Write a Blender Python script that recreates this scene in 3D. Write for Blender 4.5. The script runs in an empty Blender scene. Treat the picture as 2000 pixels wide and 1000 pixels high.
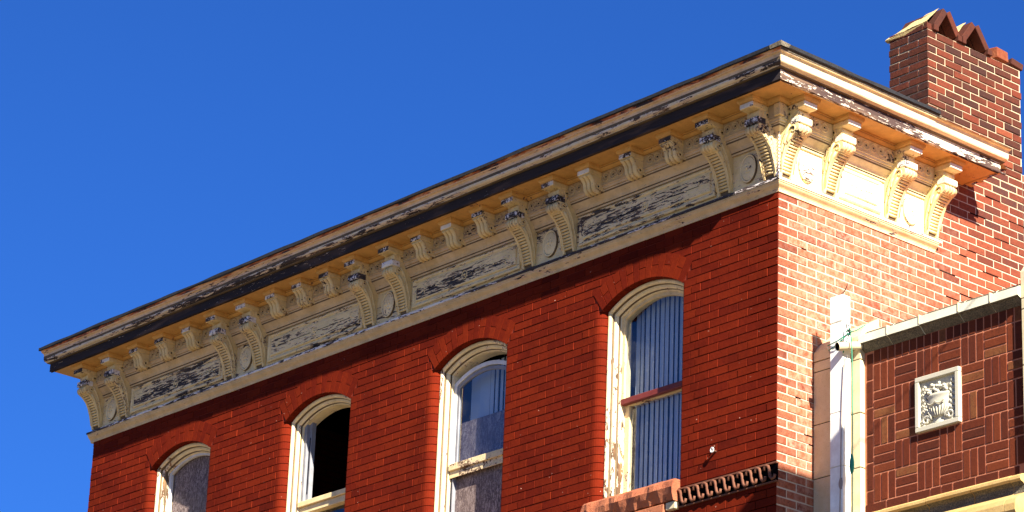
import bpy, math, random
from math import sin, cos, pi, sqrt, radians, atan2, asin, acos
from mathutils import Vector, Matrix, noise as mnoise
random.seed(7)
OZ = 11.13                      # height of the brick/cornice junction above the ground
scene = bpy.context.scene
COL = scene.collection

# ------------------------------------------------------------------ camera
cd = bpy.data.cameras.new('camera'); cam = bpy.data.objects.new('camera', cd); COL.objects.link(cam)
cam.location = (16.041, -16.422, -9.5327 + OZ)
cam.rotation_euler = (1.9417, -0.0378, 0.8502)
cd.sensor_width = 36; cd.lens = 109.816; cd.clip_start = 0.1; cd.clip_end = 6000
scene.camera = cam

# ------------------------------------------------------------------ world, sun, exposure
SUN = Vector((2.85, -1.0, 2.05)).normalized()        # direction towards the sun
elev = asin(SUN.z)
world = bpy.data.worlds.new('World'); scene.world = world; world.use_nodes = True
wn = world.node_tree; wn.nodes.clear()
sky = wn.nodes.new('ShaderNodeTexSky'); sky.sky_type = 'NISHITA'; sky.sun_disc = False
sky.sun_elevation = elev; sky.sun_rotation = atan2(SUN.x, SUN.y)
sky.altitude = 0; sky.air_density = 1.0; sky.dust_density = 0.5; sky.ozone_density = 4.0
tint = wn.nodes.new('ShaderNodeMix'); tint.data_type = 'RGBA'; tint.blend_type = 'MULTIPLY'
tint.inputs[0].default_value = 1.0; tint.inputs[7].default_value = (0.145, 0.39, 0.87, 1)
bgn = wn.nodes.new('ShaderNodeBackground'); bgn.inputs[1].default_value = 0.05
wo = wn.nodes.new('ShaderNodeOutputWorld')
wn.links.new(sky.outputs[0], tint.inputs[6]); wn.links.new(tint.outputs[2], bgn.inputs[0]); wn.links.new(bgn.outputs[0], wo.inputs[0])
sd = bpy.data.lights.new('sun', 'SUN'); sd.energy = 5.0; sd.angle = radians(0.5); sd.color = (1.0, 0.93, 0.80)
so = bpy.data.objects.new('sun', sd); COL.objects.link(so)
so.rotation_euler = SUN.to_track_quat('Z', 'Y').to_euler(); so.location = (20, -10, 40)
scene.view_settings.view_transform = 'Standard'; scene.view_settings.look = 'None'
scene.view_settings.exposure = 1.8; scene.view_settings.gamma = 1.0

# ------------------------------------------------------------------ material helpers
class NT:
    def __init__(s, name):
        s.m = bpy.data.materials.new(name); s.m.use_nodes = True; s.t = s.m.node_tree
        s.b = s.t.nodes['Principled BSDF']
    def n(s, typ, **kw):
        x = s.t.nodes.new('ShaderNode' + typ)
        for k, v in kw.items(): setattr(x, k, v)
        return x
    def l(s, a, b): s.t.links.new(a, b)
    def pos(s, scale=(1, 1, 1)):
        g = s.n('NewGeometry'); mp = s.n('Mapping'); mp.inputs['Scale'].default_value = scale
        s.l(g.outputs['Position'], mp.inputs['Vector']); return mp.outputs[0]
    def noise(s, vec, scale, detail=6, rough=.6, dist=0.0):
        x = s.n('TexNoise'); x.inputs['Scale'].default_value = scale; x.inputs['Detail'].default_value = detail
        x.inputs['Roughness'].default_value = rough; x.inputs['Distortion'].default_value = dist
        s.l(vec, x.inputs['Vector']); return x.outputs[0]
    def math(s, op, a, b=None, c=None):
        x = s.n('Math', operation=op)
        for i, v in enumerate((a, b, c)):
            if v is None: continue
            if hasattr(v, 'links'): s.l(v, x.inputs[i])
            else: x.inputs[i].default_value = v
        return x.outputs[0]
    def step(s, v, th, w=.01):
        x = s.n('MapRange'); x.interpolation_type = 'SMOOTHSTEP'
        s.l(v, x.inputs[0]); x.inputs[1].default_value = th - w; x.inputs[2].default_value = th + w
        return x.outputs[0]
    def rng(s, v, a, b, c, d):
        x = s.n('MapRange'); s.l(v, x.inputs[0])
        for i, q in enumerate((a, b, c, d)): x.inputs[i + 1].default_value = q
        return x.outputs[0]
    def mix(s, f, a, b, blend='MIX'):
        x = s.n('Mix', data_type='RGBA', blend_type=blend)
        for i, v in ((0, f), (6, a), (7, b)):
            if hasattr(v, 'links'): s.l(v, x.inputs[i])
            elif i == 0: x.inputs[0].default_value = v
            else: x.inputs[i].default_value = (*v, 1)
        return x.outputs[2]
    def ramp(s, v, stops):
        x = s.n('ValToRGB'); r = x.color_ramp
        while len(r.elements) < len(stops): r.elements.new(.5)
        for e, (p, c) in zip(r.elements, stops): e.position = p; e.color = (*c, 1)
        s.l(v, x.inputs[0]); return x.outputs[0]
    def bump(s, h, dist, strength=1.0, prev=None):
        x = s.n('Bump'); x.inputs['Distance'].default_value = dist; x.inputs['Strength'].default_value = strength
        s.l(h, x.inputs['Height'])
        if prev is not None: s.l(prev, x.inputs['Normal'])
        return x.outputs[0]
    def out(s, col, rough=.7, nrm=None, spec=.3, metal=0.0):
        if hasattr(col, 'links'): s.l(col, s.b.inputs['Base Color'])
        else: s.b.inputs['Base Color'].default_value = (*col, 1)
        if hasattr(rough, 'links'): s.l(rough, s.b.inputs['Roughness'])
        else: s.b.inputs['Roughness'].default_value = rough
        s.b.inputs['Specular IOR Level'].default_value = spec; s.b.inputs['Metallic'].default_value = metal
        if nrm is not None: s.l(nrm, s.b.inputs['Normal'])
        return s.m

CREAM = (.74, .55, .29); WOOD = (.042, .034, .034)
def paint(name, amt, axis='n', col=CREAM, wood=WOOD, wood2=(.11, .075, .06), fine=26, big=2.2, zs=1.0, flake=0.003, stain=.35, spread=.85):
    """weathered paint: flakes missing over a fraction amt, bare grey wood below"""
    s = NT(name)
    st = {'x': (.22, 1, zs), 'y': (1, .22, zs), 'n': (1, 1, 1), 'z': (1, 1, .3)}[axis]
    p = s.pos(st); p0 = s.pos()
    n1 = s.noise(p, fine * 1.35, 8, .72, .5); n2 = s.noise(p, big, 3, .5); n3 = s.noise(p0, 90, 3, .6)
    v = s.math('ADD', n1, s.math('MULTIPLY', s.math('SUBTRACT', n2, .5), spread))
    v = s.math('ADD', v, s.math('MULTIPLY', s.math('SUBTRACT', n3, .5), .10))
    # normal quantile of amt
    q = {0.0: -3.2, .02: -2.05, .04: -1.75, .07: -1.48, .1: -1.28, .15: -1.04, .2: -.84, .3: -.52, .4: -.25, .5: 0, .6: .25, .7: .52, .8: .84, .9: 1.28, .95: 1.64, .98: 2.0}[amt]
    th = .5 + .125 * q
    mask = s.step(v, th, .008)
    thin = s.step(v, th + .05, .05)
    # bare wood
    g = s.noise(s.pos({'x': (.04, 1, 1), 'y': (1, .04, 1), 'n': (1, 1, .15), 'z': (1, 1, .08)}[axis]), 130, 4, .6)
    wc = s.mix(g, tuple(x * .35 for x in wood), tuple(x * 1.7 for x in wood))
    wc = s.mix(s.step(s.noise(p, 7, 3, .5), .56, .08), wc, wood2)
    # paint film
    n4 = s.noise(p0, 9, 5, .62)
    pc = s.mix(s.rng(n4, .3, .7, 0, 1), tuple(x * .80 for x in col), tuple(min(.9, x * 1.10) for x in col))
    st2 = s.noise(s.pos((1, 1, .35)), 5.5, 6, .7)
    pc = s.mix(s.math('MULTIPLY', s.step(st2, .60, .09), stain), pc, (col[0] * .55, col[1] * .50, col[2] * .35))
    pc = s.mix(s.math('MULTIPLY', s.step(s.noise(p, 75, 5, .75, .8), .645, .02), .7 if amt >= .02 else .2), pc, (.09, .065, .04))
    pc = s.mix(thin, (min(.85, col[0] * 1.02), col[1] * .98, min(.8, col[2] * 1.25)), pc)
    c = s.mix(mask, wc, pc)
    b1 = s.bump(mask, flake, 1.0)
    b2 = s.bump(g, .002, s.bump and .5, b1)
    b3 = s.bump(n4, .004, .35, b2)
    return s.out(c, s.rng(mask, 0, 1, .9, .55), b3, .25)

def brick(name, stops, mottle=.4, dark=(.05, .02, .018), fine_scale=140, bump=.0015, soot=0.0, wash=0.0, rough=.85, streaks=False):
    s = NT(name)
    a = s.n('Attribute'); a.attribute_name = 'tint'
    sep = s.n('SeparateColor'); s.l(a.outputs['Color'], sep.inputs[0])
    p = s.pos(); nf = s.noise(p, fine_scale, 5, .7); nm = s.noise(p, 22, 6, .72, .4); nl = s.noise(p, 1.3, 4, .6)
    v = s.math('ADD', sep.outputs[0], s.math('MULTIPLY', s.math('SUBTRACT', nm, .5), .55))
    c = s.ramp(v, stops)
    c = s.mix(s.math('MULTIPLY', s.step(s.noise(p, 55, 6, .75, .5), .56, .05), s.math('MULTIPLY', sep.outputs[1], mottle)), c, dark)
    c = s.mix(s.rng(nf, .3, .7, 0, .16), c, stops[-1][1])
    if wash:
        c = s.mix(s.math('MULTIPLY', s.step(s.noise(p, 16, 7, .72), .5, .14), s.math('MULTIPLY', sep.outputs[2], wash)), c, (.70, .47, .33))
    if streaks:
        c = s.mix(s.math('MULTIPLY', s.step(nl, .55, .12), .28), c, tuple(x * .45 for x in stops[0][1]))
        sp = s.step(s.noise(p, 42, 3, .5), .765, .012)
        c = s.mix(sp, c, (.72, .42, .30))
    nr = s.bump(nf, bump, .8); nr = s.bump(nm, bump * 3, .7, nr)
    return s.out(c, rough, nr, .04)

M = {}
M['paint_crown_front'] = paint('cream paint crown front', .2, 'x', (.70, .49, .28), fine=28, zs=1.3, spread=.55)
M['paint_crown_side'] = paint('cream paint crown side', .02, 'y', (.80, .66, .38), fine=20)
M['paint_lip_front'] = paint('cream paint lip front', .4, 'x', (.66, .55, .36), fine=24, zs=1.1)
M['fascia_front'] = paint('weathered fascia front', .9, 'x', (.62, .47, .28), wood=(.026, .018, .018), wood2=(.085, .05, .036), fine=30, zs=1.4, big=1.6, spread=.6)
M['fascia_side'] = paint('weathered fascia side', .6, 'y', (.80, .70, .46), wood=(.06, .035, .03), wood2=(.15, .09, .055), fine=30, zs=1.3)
M['soffit'] = paint('soffit paint with brick bounce', .02, 'n', (.62, .34, .095), fine=18, stain=.4)  # orange bounce light off the brick is mixed into this colour
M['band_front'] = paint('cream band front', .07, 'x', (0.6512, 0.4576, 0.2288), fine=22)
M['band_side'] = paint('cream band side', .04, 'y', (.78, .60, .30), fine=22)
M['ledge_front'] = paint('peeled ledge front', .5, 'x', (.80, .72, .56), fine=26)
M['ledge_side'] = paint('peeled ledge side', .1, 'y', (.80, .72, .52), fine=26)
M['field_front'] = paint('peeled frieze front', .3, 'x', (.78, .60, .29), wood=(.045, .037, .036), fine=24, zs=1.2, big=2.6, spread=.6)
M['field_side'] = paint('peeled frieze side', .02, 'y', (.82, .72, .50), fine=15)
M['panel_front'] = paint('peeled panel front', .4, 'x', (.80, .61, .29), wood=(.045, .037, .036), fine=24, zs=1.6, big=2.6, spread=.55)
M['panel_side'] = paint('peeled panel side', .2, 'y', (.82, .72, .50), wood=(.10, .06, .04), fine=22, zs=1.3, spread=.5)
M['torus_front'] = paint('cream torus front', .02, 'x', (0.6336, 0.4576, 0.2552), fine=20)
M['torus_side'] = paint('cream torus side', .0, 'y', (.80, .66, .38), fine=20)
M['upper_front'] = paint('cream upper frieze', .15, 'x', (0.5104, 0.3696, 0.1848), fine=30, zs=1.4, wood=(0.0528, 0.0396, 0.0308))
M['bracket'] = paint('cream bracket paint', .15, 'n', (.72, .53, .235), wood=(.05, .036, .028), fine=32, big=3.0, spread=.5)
M['bracket_side'] = paint('cream bracket paint sunny', .07, 'n', (.80, .63, .30), wood=(.10, .065, .04), fine=24, big=3.0)  # lighter copy of the bracket paint, sunlight put into its colour
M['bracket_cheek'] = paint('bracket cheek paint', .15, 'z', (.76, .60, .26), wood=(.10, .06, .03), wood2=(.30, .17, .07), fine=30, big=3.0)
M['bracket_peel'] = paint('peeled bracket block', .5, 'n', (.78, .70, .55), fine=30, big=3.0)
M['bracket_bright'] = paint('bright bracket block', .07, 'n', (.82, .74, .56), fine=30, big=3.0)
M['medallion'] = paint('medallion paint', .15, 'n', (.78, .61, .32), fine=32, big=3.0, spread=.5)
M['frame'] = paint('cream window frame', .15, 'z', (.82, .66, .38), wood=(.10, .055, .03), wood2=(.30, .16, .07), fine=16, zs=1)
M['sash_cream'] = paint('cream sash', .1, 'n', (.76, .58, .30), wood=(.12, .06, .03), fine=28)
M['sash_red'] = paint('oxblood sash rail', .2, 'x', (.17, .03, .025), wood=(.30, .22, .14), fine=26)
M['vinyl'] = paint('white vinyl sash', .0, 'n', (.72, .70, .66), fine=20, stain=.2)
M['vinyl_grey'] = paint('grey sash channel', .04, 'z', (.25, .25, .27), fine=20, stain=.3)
M['brick_front'] = brick('painted red brick', [(0, (0.04452, 0.004352, 0.002299)), (.35, (0.0954, 0.00746, 0.002873)), (.7, (0.143, 0.01368, 0.003447)), (1, (0.1972, 0.02363, 0.005745))], mottle=.25, dark=(0.03181, 0.004974, 0.003447), bump=.0012, streaks=True)
M['mortar_front'] = brick('painted mortar', [(0, (0.077, 0.0077, 0.00462)), (.5, (0.154, 0.01694, 0.00847)), (1, (0.385, 0.1232, 0.077))], mottle=.2)
STOPS = [(0, (.075, .032, .034)), (.25, (.20, .050, .034)), (.5, (.36, .085, .046)), (.75, (.48, .15, .065)), (1, (.62, .26, .11))]
M['brick_side'] = brick('orange brick', [(0, (0.042, 0.0196, 0.021)), (.25, (0.105, 0.0245, 0.0168)), (.5, (0.189, 0.0455, 0.0245)), (.75, (0.266, 0.0735, 0.035)), (1, (0.35, 0.133, 0.063))], mottle=.85, dark=(0.07, 0.0245, 0.0175), bump=.002, wash=.38)
M['brick_chimney'] = brick('chimney brick', [(0, (0.0245, 0.0126, 0.014)), (.25, (0.0595, 0.0168, 0.0126)), (.5, (0.119, 0.0252, 0.0154)), (.75, (0.189, 0.049, 0.0245)), (1, (0.294, 0.119, 0.056))], mottle=.8, dark=(0.0315, 0.0154, 0.0154), bump=.0025)
M['mortar_side'] = brick('pale mortar', [(0, (0.3834, 0.2927, 0.2091)), (1, (0.5576, 0.474, 0.3485))], mottle=.15, dark=(0.1394, 0.08364, 0.05576), fine_scale=200, bump=.002)
M['mortar_chimney'] = brick('chimney mortar', [(0, (.34, .25, .16)), (1, (.56, .44, .29))], mottle=.3, dark=(.15, .09, .06), fine_scale=200, bump=.003)
M['mortar_crumb'] = brick('crumbling mortar slope', [(0, (.40, .28, .11)), (1, (.56, .43, .20))], mottle=.5, dark=(.30, .13, .05), fine_scale=120, bump=.006)
M['tile_brick'] = brick('basket weave brick', [(0, (0.04813, 0.014, 0.0105)), (.4, (0.09625, 0.01925, 0.0105)), (.8, (0.1487, 0.03325, 0.014)), (1, (0.175, 0.06563, 0.02625))], mottle=.5, dark=(0.02625, 0.0105, 0.00875), fine_scale=220, bump=.0012)
M['tile_mortar'] = brick('salmon mortar', [(0, (0.3468, 0.1122, 0.0612)), (1, (0.5712, 0.2244, 0.1224))], mottle=.3, dark=(0.1224, 0.0408, 0.0306), bump=.002)

def stone(name, c1, c2, dark, f=70, b=.002, amt=.62, speck=240):
    s = NT(name); p = s.pos()
    n = s.noise(p, f / 8, 6, .65); m = s.noise(p, f, 6, .7); k = s.noise(p, speck, 3, .6)
    c = s.mix(s.rng(n, .3, .7, 0, 1), c1, c2)
    c = s.mix(s.math('MULTIPLY', s.step(m, amt, .06), .75), c, dark)
    c = s.mix(s.math('MULTIPLY', s.step(k, .64, .03), .6), c, dark)
    return s.out(c, .75, s.bump(m, b, .8, s.bump(k, b * .6, .6)), .3)
M['terracotta'] = stone('glazed cream terracotta', (0.527, 0.425, 0.238), (0.612, 0.527, 0.34), (0.238, 0.17, 0.085))
M['coping_lit'] = stone('weathered coping lit face', (.72, .66, .46), (.80, .76, .58), (.30, .26, .16), 60, .001, .66)  # paler copy: the sunlit front face is painted into the coping colour
M['coping_dirt_shade'] = stone('dark coping with painted shade', (.12, .095, .06), (.19, .155, .10), (.025, .022, .018), 90, .004, .50)  # darker copy: shade under the coping is painted into the colour
M['ledge_gold'] = stone('golden sill terracotta', (0.465, 0.285, 0.09), (0.54, 0.375, 0.15), (0.195, 0.12, 0.045), 80, .003)
M['relief'] = stone('cream relief terracotta', (0.4795, 0.4406, 0.324), (0.5184, 0.4795, 0.3758), (0.2592, 0.2333, 0.1814), 50, .001, .7)
M['sandstone'] = stone('red sandstone sill', (.30, .075, .032), (.44, .155, .07), (.09, .03, .022), 26, .012, .62)
M['strip'] = stone('brown glazed string course', (0.119, 0.0385, 0.0182), (0.168, 0.0665, 0.035), (0.035, 0.014, 0.0084), 50, .002)
M['white_metal'] = paint('white painted metal', .0, 'z', (.86, .82, .74), fine=14, stain=.12)
M['groove_shade'] = stone('grime and painted shade in the grooves', (.10, .07, .04), (.18, .12, .06), (.04, .03, .02))  # grime colour that also paints shade into recesses and between ribs
M['roofing'] = stone('black bitumen roofing', (0.009, 0.009, 0.011), (0.025, 0.025, 0.0275), (0.006, 0.006, 0.007), 60, .004, .5)
s = NT('rusty flashing with sunlit patches')
vv = s.noise(s.pos((.3, 1, 1)), 9, 6, .68, .4)
M['flashing'] = s.out(s.ramp(vv, [(0, (.02, .012, .012)), (.40, (.035, .018, .015)), (.47, (.50, .12, .03)), (.56, (.80, .42, .16)), (1, (.8, .6, .4))]), .6, s.bump(vv, .01, .8))  # orange patches put sunlit bits of the flashing into its colour
s = NT('chipboard')
p1 = s.pos((1, 1, 1)); f1 = s.n('TexVoronoi'); f1.inputs['Scale'].default_value = 38; f1.inputs['Randomness'].default_value = 1
mp = s.n('Mapping'); mp.inputs['Scale'].default_value = (1, 1, .35); mp.inputs['Rotation'].default_value = (0, .9, 0)
s.l(p1, mp.inputs[0])
wv = s.noise(mp.outputs[0], 34, 6, .7, 1.5); wv2 = s.noise(p1, 45, 5, .75, 2.0); wv3 = s.noise(p1, 3.0, 4, .6)
cc = s.ramp(s.math('ADD', s.math('MULTIPLY', wv, .55), s.math('MULTIPLY', wv2, .45)), [(0, (.02, .012, .014)), (.42, (.045, .030, .032)), (.49, (.13, .085, .08)), (.55, (.36, .28, .25)), (1, (.7, .6, .52))])
cc = s.mix(s.rng(wv3, .3, .7, 0, .6), cc, (.13, .09, .08))
M['osb'] = s.out(cc, .6, s.bump(wv2, .004, .8), .3)
s = NT('blind slats'); nb = s.noise(s.pos((1, 1, .2)), 6, 4, .6)
M['slat'] = s.out(s.mix(nb, (.38, .43, .48), (.50, .55, .58)), .6)
s = NT('dark interior'); M['dark'] = s.out((.004, .003, .0035), .95, None, .0)
s = NT('window glass')
g = s.n('BsdfGlossy'); g.inputs['Roughness'].default_value = .03; g.inputs[0].default_value = (.9, .95, 1, 1)
tr = s.n('BsdfTransparent'); tr.inputs[0].default_value = (.80, .86, .93, 1)
fr = s.n('LayerWeight'); fr.inputs[0].default_value = .5
mx = s.n('MixShader'); ad = s.math('ADD', s.math('MULTIPLY', s.math('POWER', fr.outputs[1], 4.0), .9), .09)
dn = s.n('BsdfDiffuse'); dn.inputs[0].default_value = (.35, .37, .40, 1)
mx2 = s.n('MixShader'); s.l(s.rng(s.noise(s.pos(), 4, 6, .7), .45, .8, .01, .10), mx2.inputs[0])
s.l(ad, mx.inputs[0]); s.l(tr.outputs[0], mx.inputs[1]); s.l(g.outputs[0], mx.inputs[2])
s.l(mx.outputs[0], mx2.inputs[1]); s.l(dn.outputs[0], mx2.inputs[2])
s.l(s.bump(s.noise(s.pos(), 3, 2, .5), .004, .3), g.inputs['Normal'])
s.l(mx2.outputs[0], s.t.nodes['Material Output'].inputs[0]); M['glass'] = s.m
s = NT('green cord'); M['green'] = s.out((.02, .22, .13), .6)
s = NT('dark cord'); M['cord_dark'] = s.out((.03, .03, .035), .7)
s = NT('grey cable'); M['cable'] = s.out((.30, .24, .20), .7)
s = NT('rusty iron'); M['iron'] = s.out(s.mix(s.noise(s.pos(), 80, 4, .7), (.05, .025, .02), (.16, .07, .04)), .8)
s = NT('washer metal'); M['washer'] = s.out((.62, .60, .56), .5, None, .5, .3)
s = NT('ground paving'); M['ground'] = s.out(s.mix(s.noise(s.pos(), .8, 5, .6), (.095, .08, .06), (.14, .118, .088)), .9)
s = NT('lower brick wall'); bt = s.n('TexBrick'); bt.inputs['Scale'].default_value = 1
bt.inputs['Brick Width'].default_value = .216; bt.inputs['Row Height'].default_value = .07; bt.inputs['Mortar Size'].default_value = .006
bt.inputs['Color1'].default_value = (.30, .035, .012, 1); bt.inputs['Color2'].default_value = (.22, .025, .01, 1); bt.inputs['Mortar'].default_value = (.14, .03, .02, 1)
gg = s.n('NewGeometry'); sx = s.n('SeparateXYZ'); s.l(gg.outputs[0], sx.inputs[0]); cx = s.n('CombineXYZ')
s.l(s.math('ADD', sx.outputs[0], sx.outputs[1]), cx.inputs[0]); s.l(sx.outputs[2], cx.inputs[1]); s.l(cx.outputs[0], bt.inputs[0])
M['lower_brick'] = s.out(bt.outputs[0], .85)

# ------------------------------------------------------------------ mesh builder
class MB:
    def __init__(s): s.v = []; s.f = []; s.mi = []; s.c = []; s.mats = []; s.sm = []
    def mat(s, m):
        if m not in s.mats: s.mats.append(m)
        return s.mats.index(m)
    def face(s, pts, m, c=None, smooth=False):
        i = len(s.v); s.v += [tuple(p) for p in pts]; s.f.append(tuple(range(i, i + len(pts))))
        s.mi.append(s.mat(m)); s.c.append(c or (.5, .5, .5)); s.sm.append(smooth)
    def grid(s, rows, m, c=None, smooth=True, closed=False):
        """rows: list of equal-length point lists"""
        base = len(s.v); nr = len(rows); nc = len(rows[0])
        for r in rows: s.v += [tuple(p) for p in r]
        k = s.mat(m)
        for i in range(nr - 1):
            for j in range(nc - (0 if closed else 1)):
                j2 = (j + 1) % nc
                s.f.append((base + i * nc + j, base + i * nc + j2, base + (i + 1) * nc + j2, base + (i + 1) * nc + j))
                s.mi.append(k); s.c.append(c or (.5, .5, .5)); s.sm.append(smooth)
    def box(s, x0, x1, y0, y1, z0, z1, m, c=None, bev=0.0):
        if bev <= 0:
            P = [(x, y, z) for z in (z0, z1) for y in (y0, y1) for x in (x0, x1)]
            for q in ((0, 2, 3, 1), (4, 5, 7, 6), (0, 1, 5, 4), (2, 6, 7, 3), (0, 4, 6, 2), (1, 3, 7, 5)): s.face([P[i] for i in q], m, c)
        else:
            b = bev
            def pt(ax, sx, sy, sz):
                x = (x0 if sx < 0 else x1); y = (y0 if sy < 0 else y1); z = (z0 if sz < 0 else z1)
                if ax != 0: x -= sx * b
                if ax != 1: y -= sy * b
                if ax != 2: z -= sz * b
                return (x, y, z)
            S = (-1, 1)
            for a in S:
                s.face([pt(0, a, u, w) for u, w in ((-1, -1), (1, -1), (1, 1), (-1, 1))][::a], m, c)
                s.face([pt(1, u, a, w) for u, w in ((-1, -1), (-1, 1), (1, 1), (1, -1))][::a], m, c)
                s.face([pt(2, u, w, a) for u, w in ((-1, -1), (1, -1), (1, 1), (-1, 1))][::a], m, c)
            for a in S:
                for b_ in S:
                    s.face([pt(0, a, b_, -1), pt(1, a, b_, -1), pt(1, a, b_, 1), pt(0, a, b_, 1)], m, c)
                    s.face([pt(0, a, -1, b_), pt(2, a, -1, b_), pt(2, a, 1, b_), pt(0, a, 1, b_)], m, c)
                    s.face([pt(1, -1, a, b_), pt(2, -1, a, b_), pt(2, 1, a, b_), pt(1, 1, a, b_)], m, c)
            for a in S:
                for b_ in S:
                    for d in S: s.face([pt(0, a, b_, d), pt(1, a, b_, d), pt(2, a, b_, d)], m, c)
    def tube(s, path, r, m, seg=8, c=None, cap=True):
        path = [Vector(p) for p in path]; rows = []
        rr = r if isinstance(r, (list, tuple)) else [r] * len(path)
        up = Vector((0, 0, 1)); prev = None
        for i, p in enumerate(path):
            d = (path[min(i + 1, len(path) - 1)] - path[max(i - 1, 0)]).normalized()
            if prev is None:
                a = d.cross(up)
                if a.length < .1: a = d.cross(Vector((1, 0, 0)))
            else: a = prev - d * prev.dot(d)
            a.normalize(); prev = a; b = d.cross(a)
            rows.append([p + (a * cos(2 * pi * k / seg) + b * sin(2 * pi * k / seg)) * rr[i] for k in range(seg)])
        s.grid(rows, m, c, True, True)
        if cap:
            s.face(rows[0][::-1], m, c); s.face(rows[-1], m, c)
    def ball(s, ctr, rad, m, seg=10, rings=6, c=None, rot=None):
        rad = rad if isinstance(rad, (list, tuple)) else (rad,) * 3; rows = []
        for i in range(rings + 1):
            t = pi * i / rings
            row = []
            for k in range(seg):
                q = Vector((rad[0] * sin(t) * cos(2 * pi * k / seg), rad[1] * sin(t) * sin(2 * pi * k / seg), rad[2] * cos(t)))
                if rot is not None: q = rot @ q
                row.append(Vector(ctr) + q)
            rows.append(row)
        s.grid(rows, m, c, True, True)
    def extrude(s, poly, a, b, fn, m, smooth=False, side_m=None, caps=True):
        """poly: closed 2D list (u,v); extruded from w=a to w=b; fn(u,v,w)->xyz"""
        A = [fn(u, v, a) for u, v in poly]; B = [fn(u, v, b) for u, v in poly]
        n = len(poly)
        for i in range(n):
            j = (i + 1) % n; s.face([A[i], A[j], B[j], B[i]], m, None, smooth)
        if caps: s.face(A[::-1], side_m or m); s.face(B, side_m or m)
    def build(s, name, parent=None, local=False, loc=(0, 0, 0), shift=True):
        me = bpy.data.meshes.new(name); dz = 0 if local else OZ
        me.from_pydata([(x, y, z + dz) for x, y, z in s.v], [], s.f)
        for m in s.mats: me.materials.append(M[m])
        me.polygons.foreach_set('material_index', s.mi); me.polygons.foreach_set('use_smooth', s.sm)
        ca = me.color_attributes.new('tint', 'FLOAT_COLOR', 'CORNER'); data = []
        for f, c in zip(s.f, s.c): data += [c[0], c[1], c[2], 1.0] * len(f)
        ca.data.foreach_set('color', data)
        import bmesh
        bm = bmesh.new(); bm.from_mesh(me); bmesh.ops.remove_doubles(bm, verts=bm.verts, dist=1e-5) if any(s.sm) else None
        bmesh.ops.recalc_face_normals(bm, faces=bm.faces); bm.to_mesh(me); bm.free()
        o = bpy.data.objects.new(name, me); COL.objects.link(o); o.location = loc
        if parent: o.parent = parent
        return o
def empty(name, loc=(0, 0, 0), parent=None):
    o = bpy.data.objects.new(name, None); o.empty_display_size = .3; COL.objects.link(o); o.location = loc
    if parent: o.parent = parent
    return o
def tag(o, label=None, cat=None, group=None, kind=None):
    for k, v in (('label', label), ('category', cat), ('group', group), ('kind', kind)):
        if v: o[k] = v
    return o
def dup(o, parent, loc, rotz=0.0):
    c = o.copy(); COL.objects.link(c); c.parent = parent; c.location = loc; c.rotation_euler = (0, 0, rotz); return c

R01 = random.random
def jit(a): return (R01() * 2 - 1) * a

# ------------------------------------------------------------------ ground
mb = MB(); mb.face([(-900, -900, -OZ), (900, -900, -OZ), (900, 900, -OZ), (-900, 900, -OZ)], 'ground')
tag(mb.build('ground'), kind='structure')

# ================================================================== THE BRICK BUILDING
W = 9.61
BLD = tag(empty('brick_building'), 'red brick corner building with peeling cream bracketed cornice and four arched windows', 'building')
RC = .07                                   # course height
WC = [-1.55, -3.725, -5.885, -8.045]       # window centres
HW = .48; R0 = .843; ZC = -.355            # half width, intrados radius, crown height
ZBOT = -2.16                               # bottom of window openings
CZ = ZC - R0                               # arc centre height
SPR = CZ + sqrt(R0 * R0 - HW * HW)         # springing height
RO = R0 + .205                             # extrados
def arc_x(z, r):
    d = z - CZ
    return sqrt(max(0, r * r - d * d)) if abs(d) < r else 0.0

# ---- front wall
fw = MB()
def fbrick(x0, x1, z0, z1, d=None, tint=None):
    """one front brick, face at y=-d, gap handled by caller"""
    if x1 - x0 < .012: return
    d = .0065 + jit(.0022) if d is None else d
    t = tint if tint is not None else .50 + jit(.15)
    if R01() < .04: t -= .2
    c = (min(1, max(0, t)), R01(), R01())
    q = [(x0, z0), (x1, z0), (x1, z1), (x0, z1)]
    tl = [jit(.0012) for _ in q]; e = .0018
    F = [(x + (e if i in (0, 3) else -e), -d + tl[i], z + (e if i < 2 else -e)) for i, (x, z) in enumerate(q)]
    E = [(x, -d + .003 + tl[i], z) for i, (x, z) in enumerate(q)]
    B = [(x, .004, z) for x, z in q]
    fw.face(F, 'brick_front', c)
    for i in range(4):
        j = (i + 1) % 4
        fw.face([E[i], E[j], F[j], F[i]], 'brick_front', c); fw.face([B[i], B[j], E[j], E[i]], 'brick_front', c)
def bullnose(xe, sgn, z0, z1, xw):
    """rounded jamb brick: xe = opening edge, wall lies at sgn side; xw = far end on the wall face"""
    r = .078 if sgn < 0 else .020; c = (.5 + jit(.15), R01(), R01()); d = .006 + jit(.001)
    pr = [(xw, .004), (xw, -d)] + [(xe + sgn * r * (1 - sin(a)), -d + r * (1 - cos(a))) for a in [pi / 2 * k / 6 for k in range(7)]] + [(xe, .12)]
    for i in range(len(pr) - 1):
        (xa, ya), (xb, yb) = pr[i], pr[i + 1]
        fw.face([(xa, ya, z0), (xb, yb, z0), (xb, yb, z1), (xa, ya, z1)], 'brick_front', c, False)
    fw.face([(x, y, z1) for x, y in pr], 'brick_front', c); fw.face([(x, y, z0) for x, y in pr][::-1], 'brick_front', c)
G = .0028; GH = .0031
NROW = 44
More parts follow.
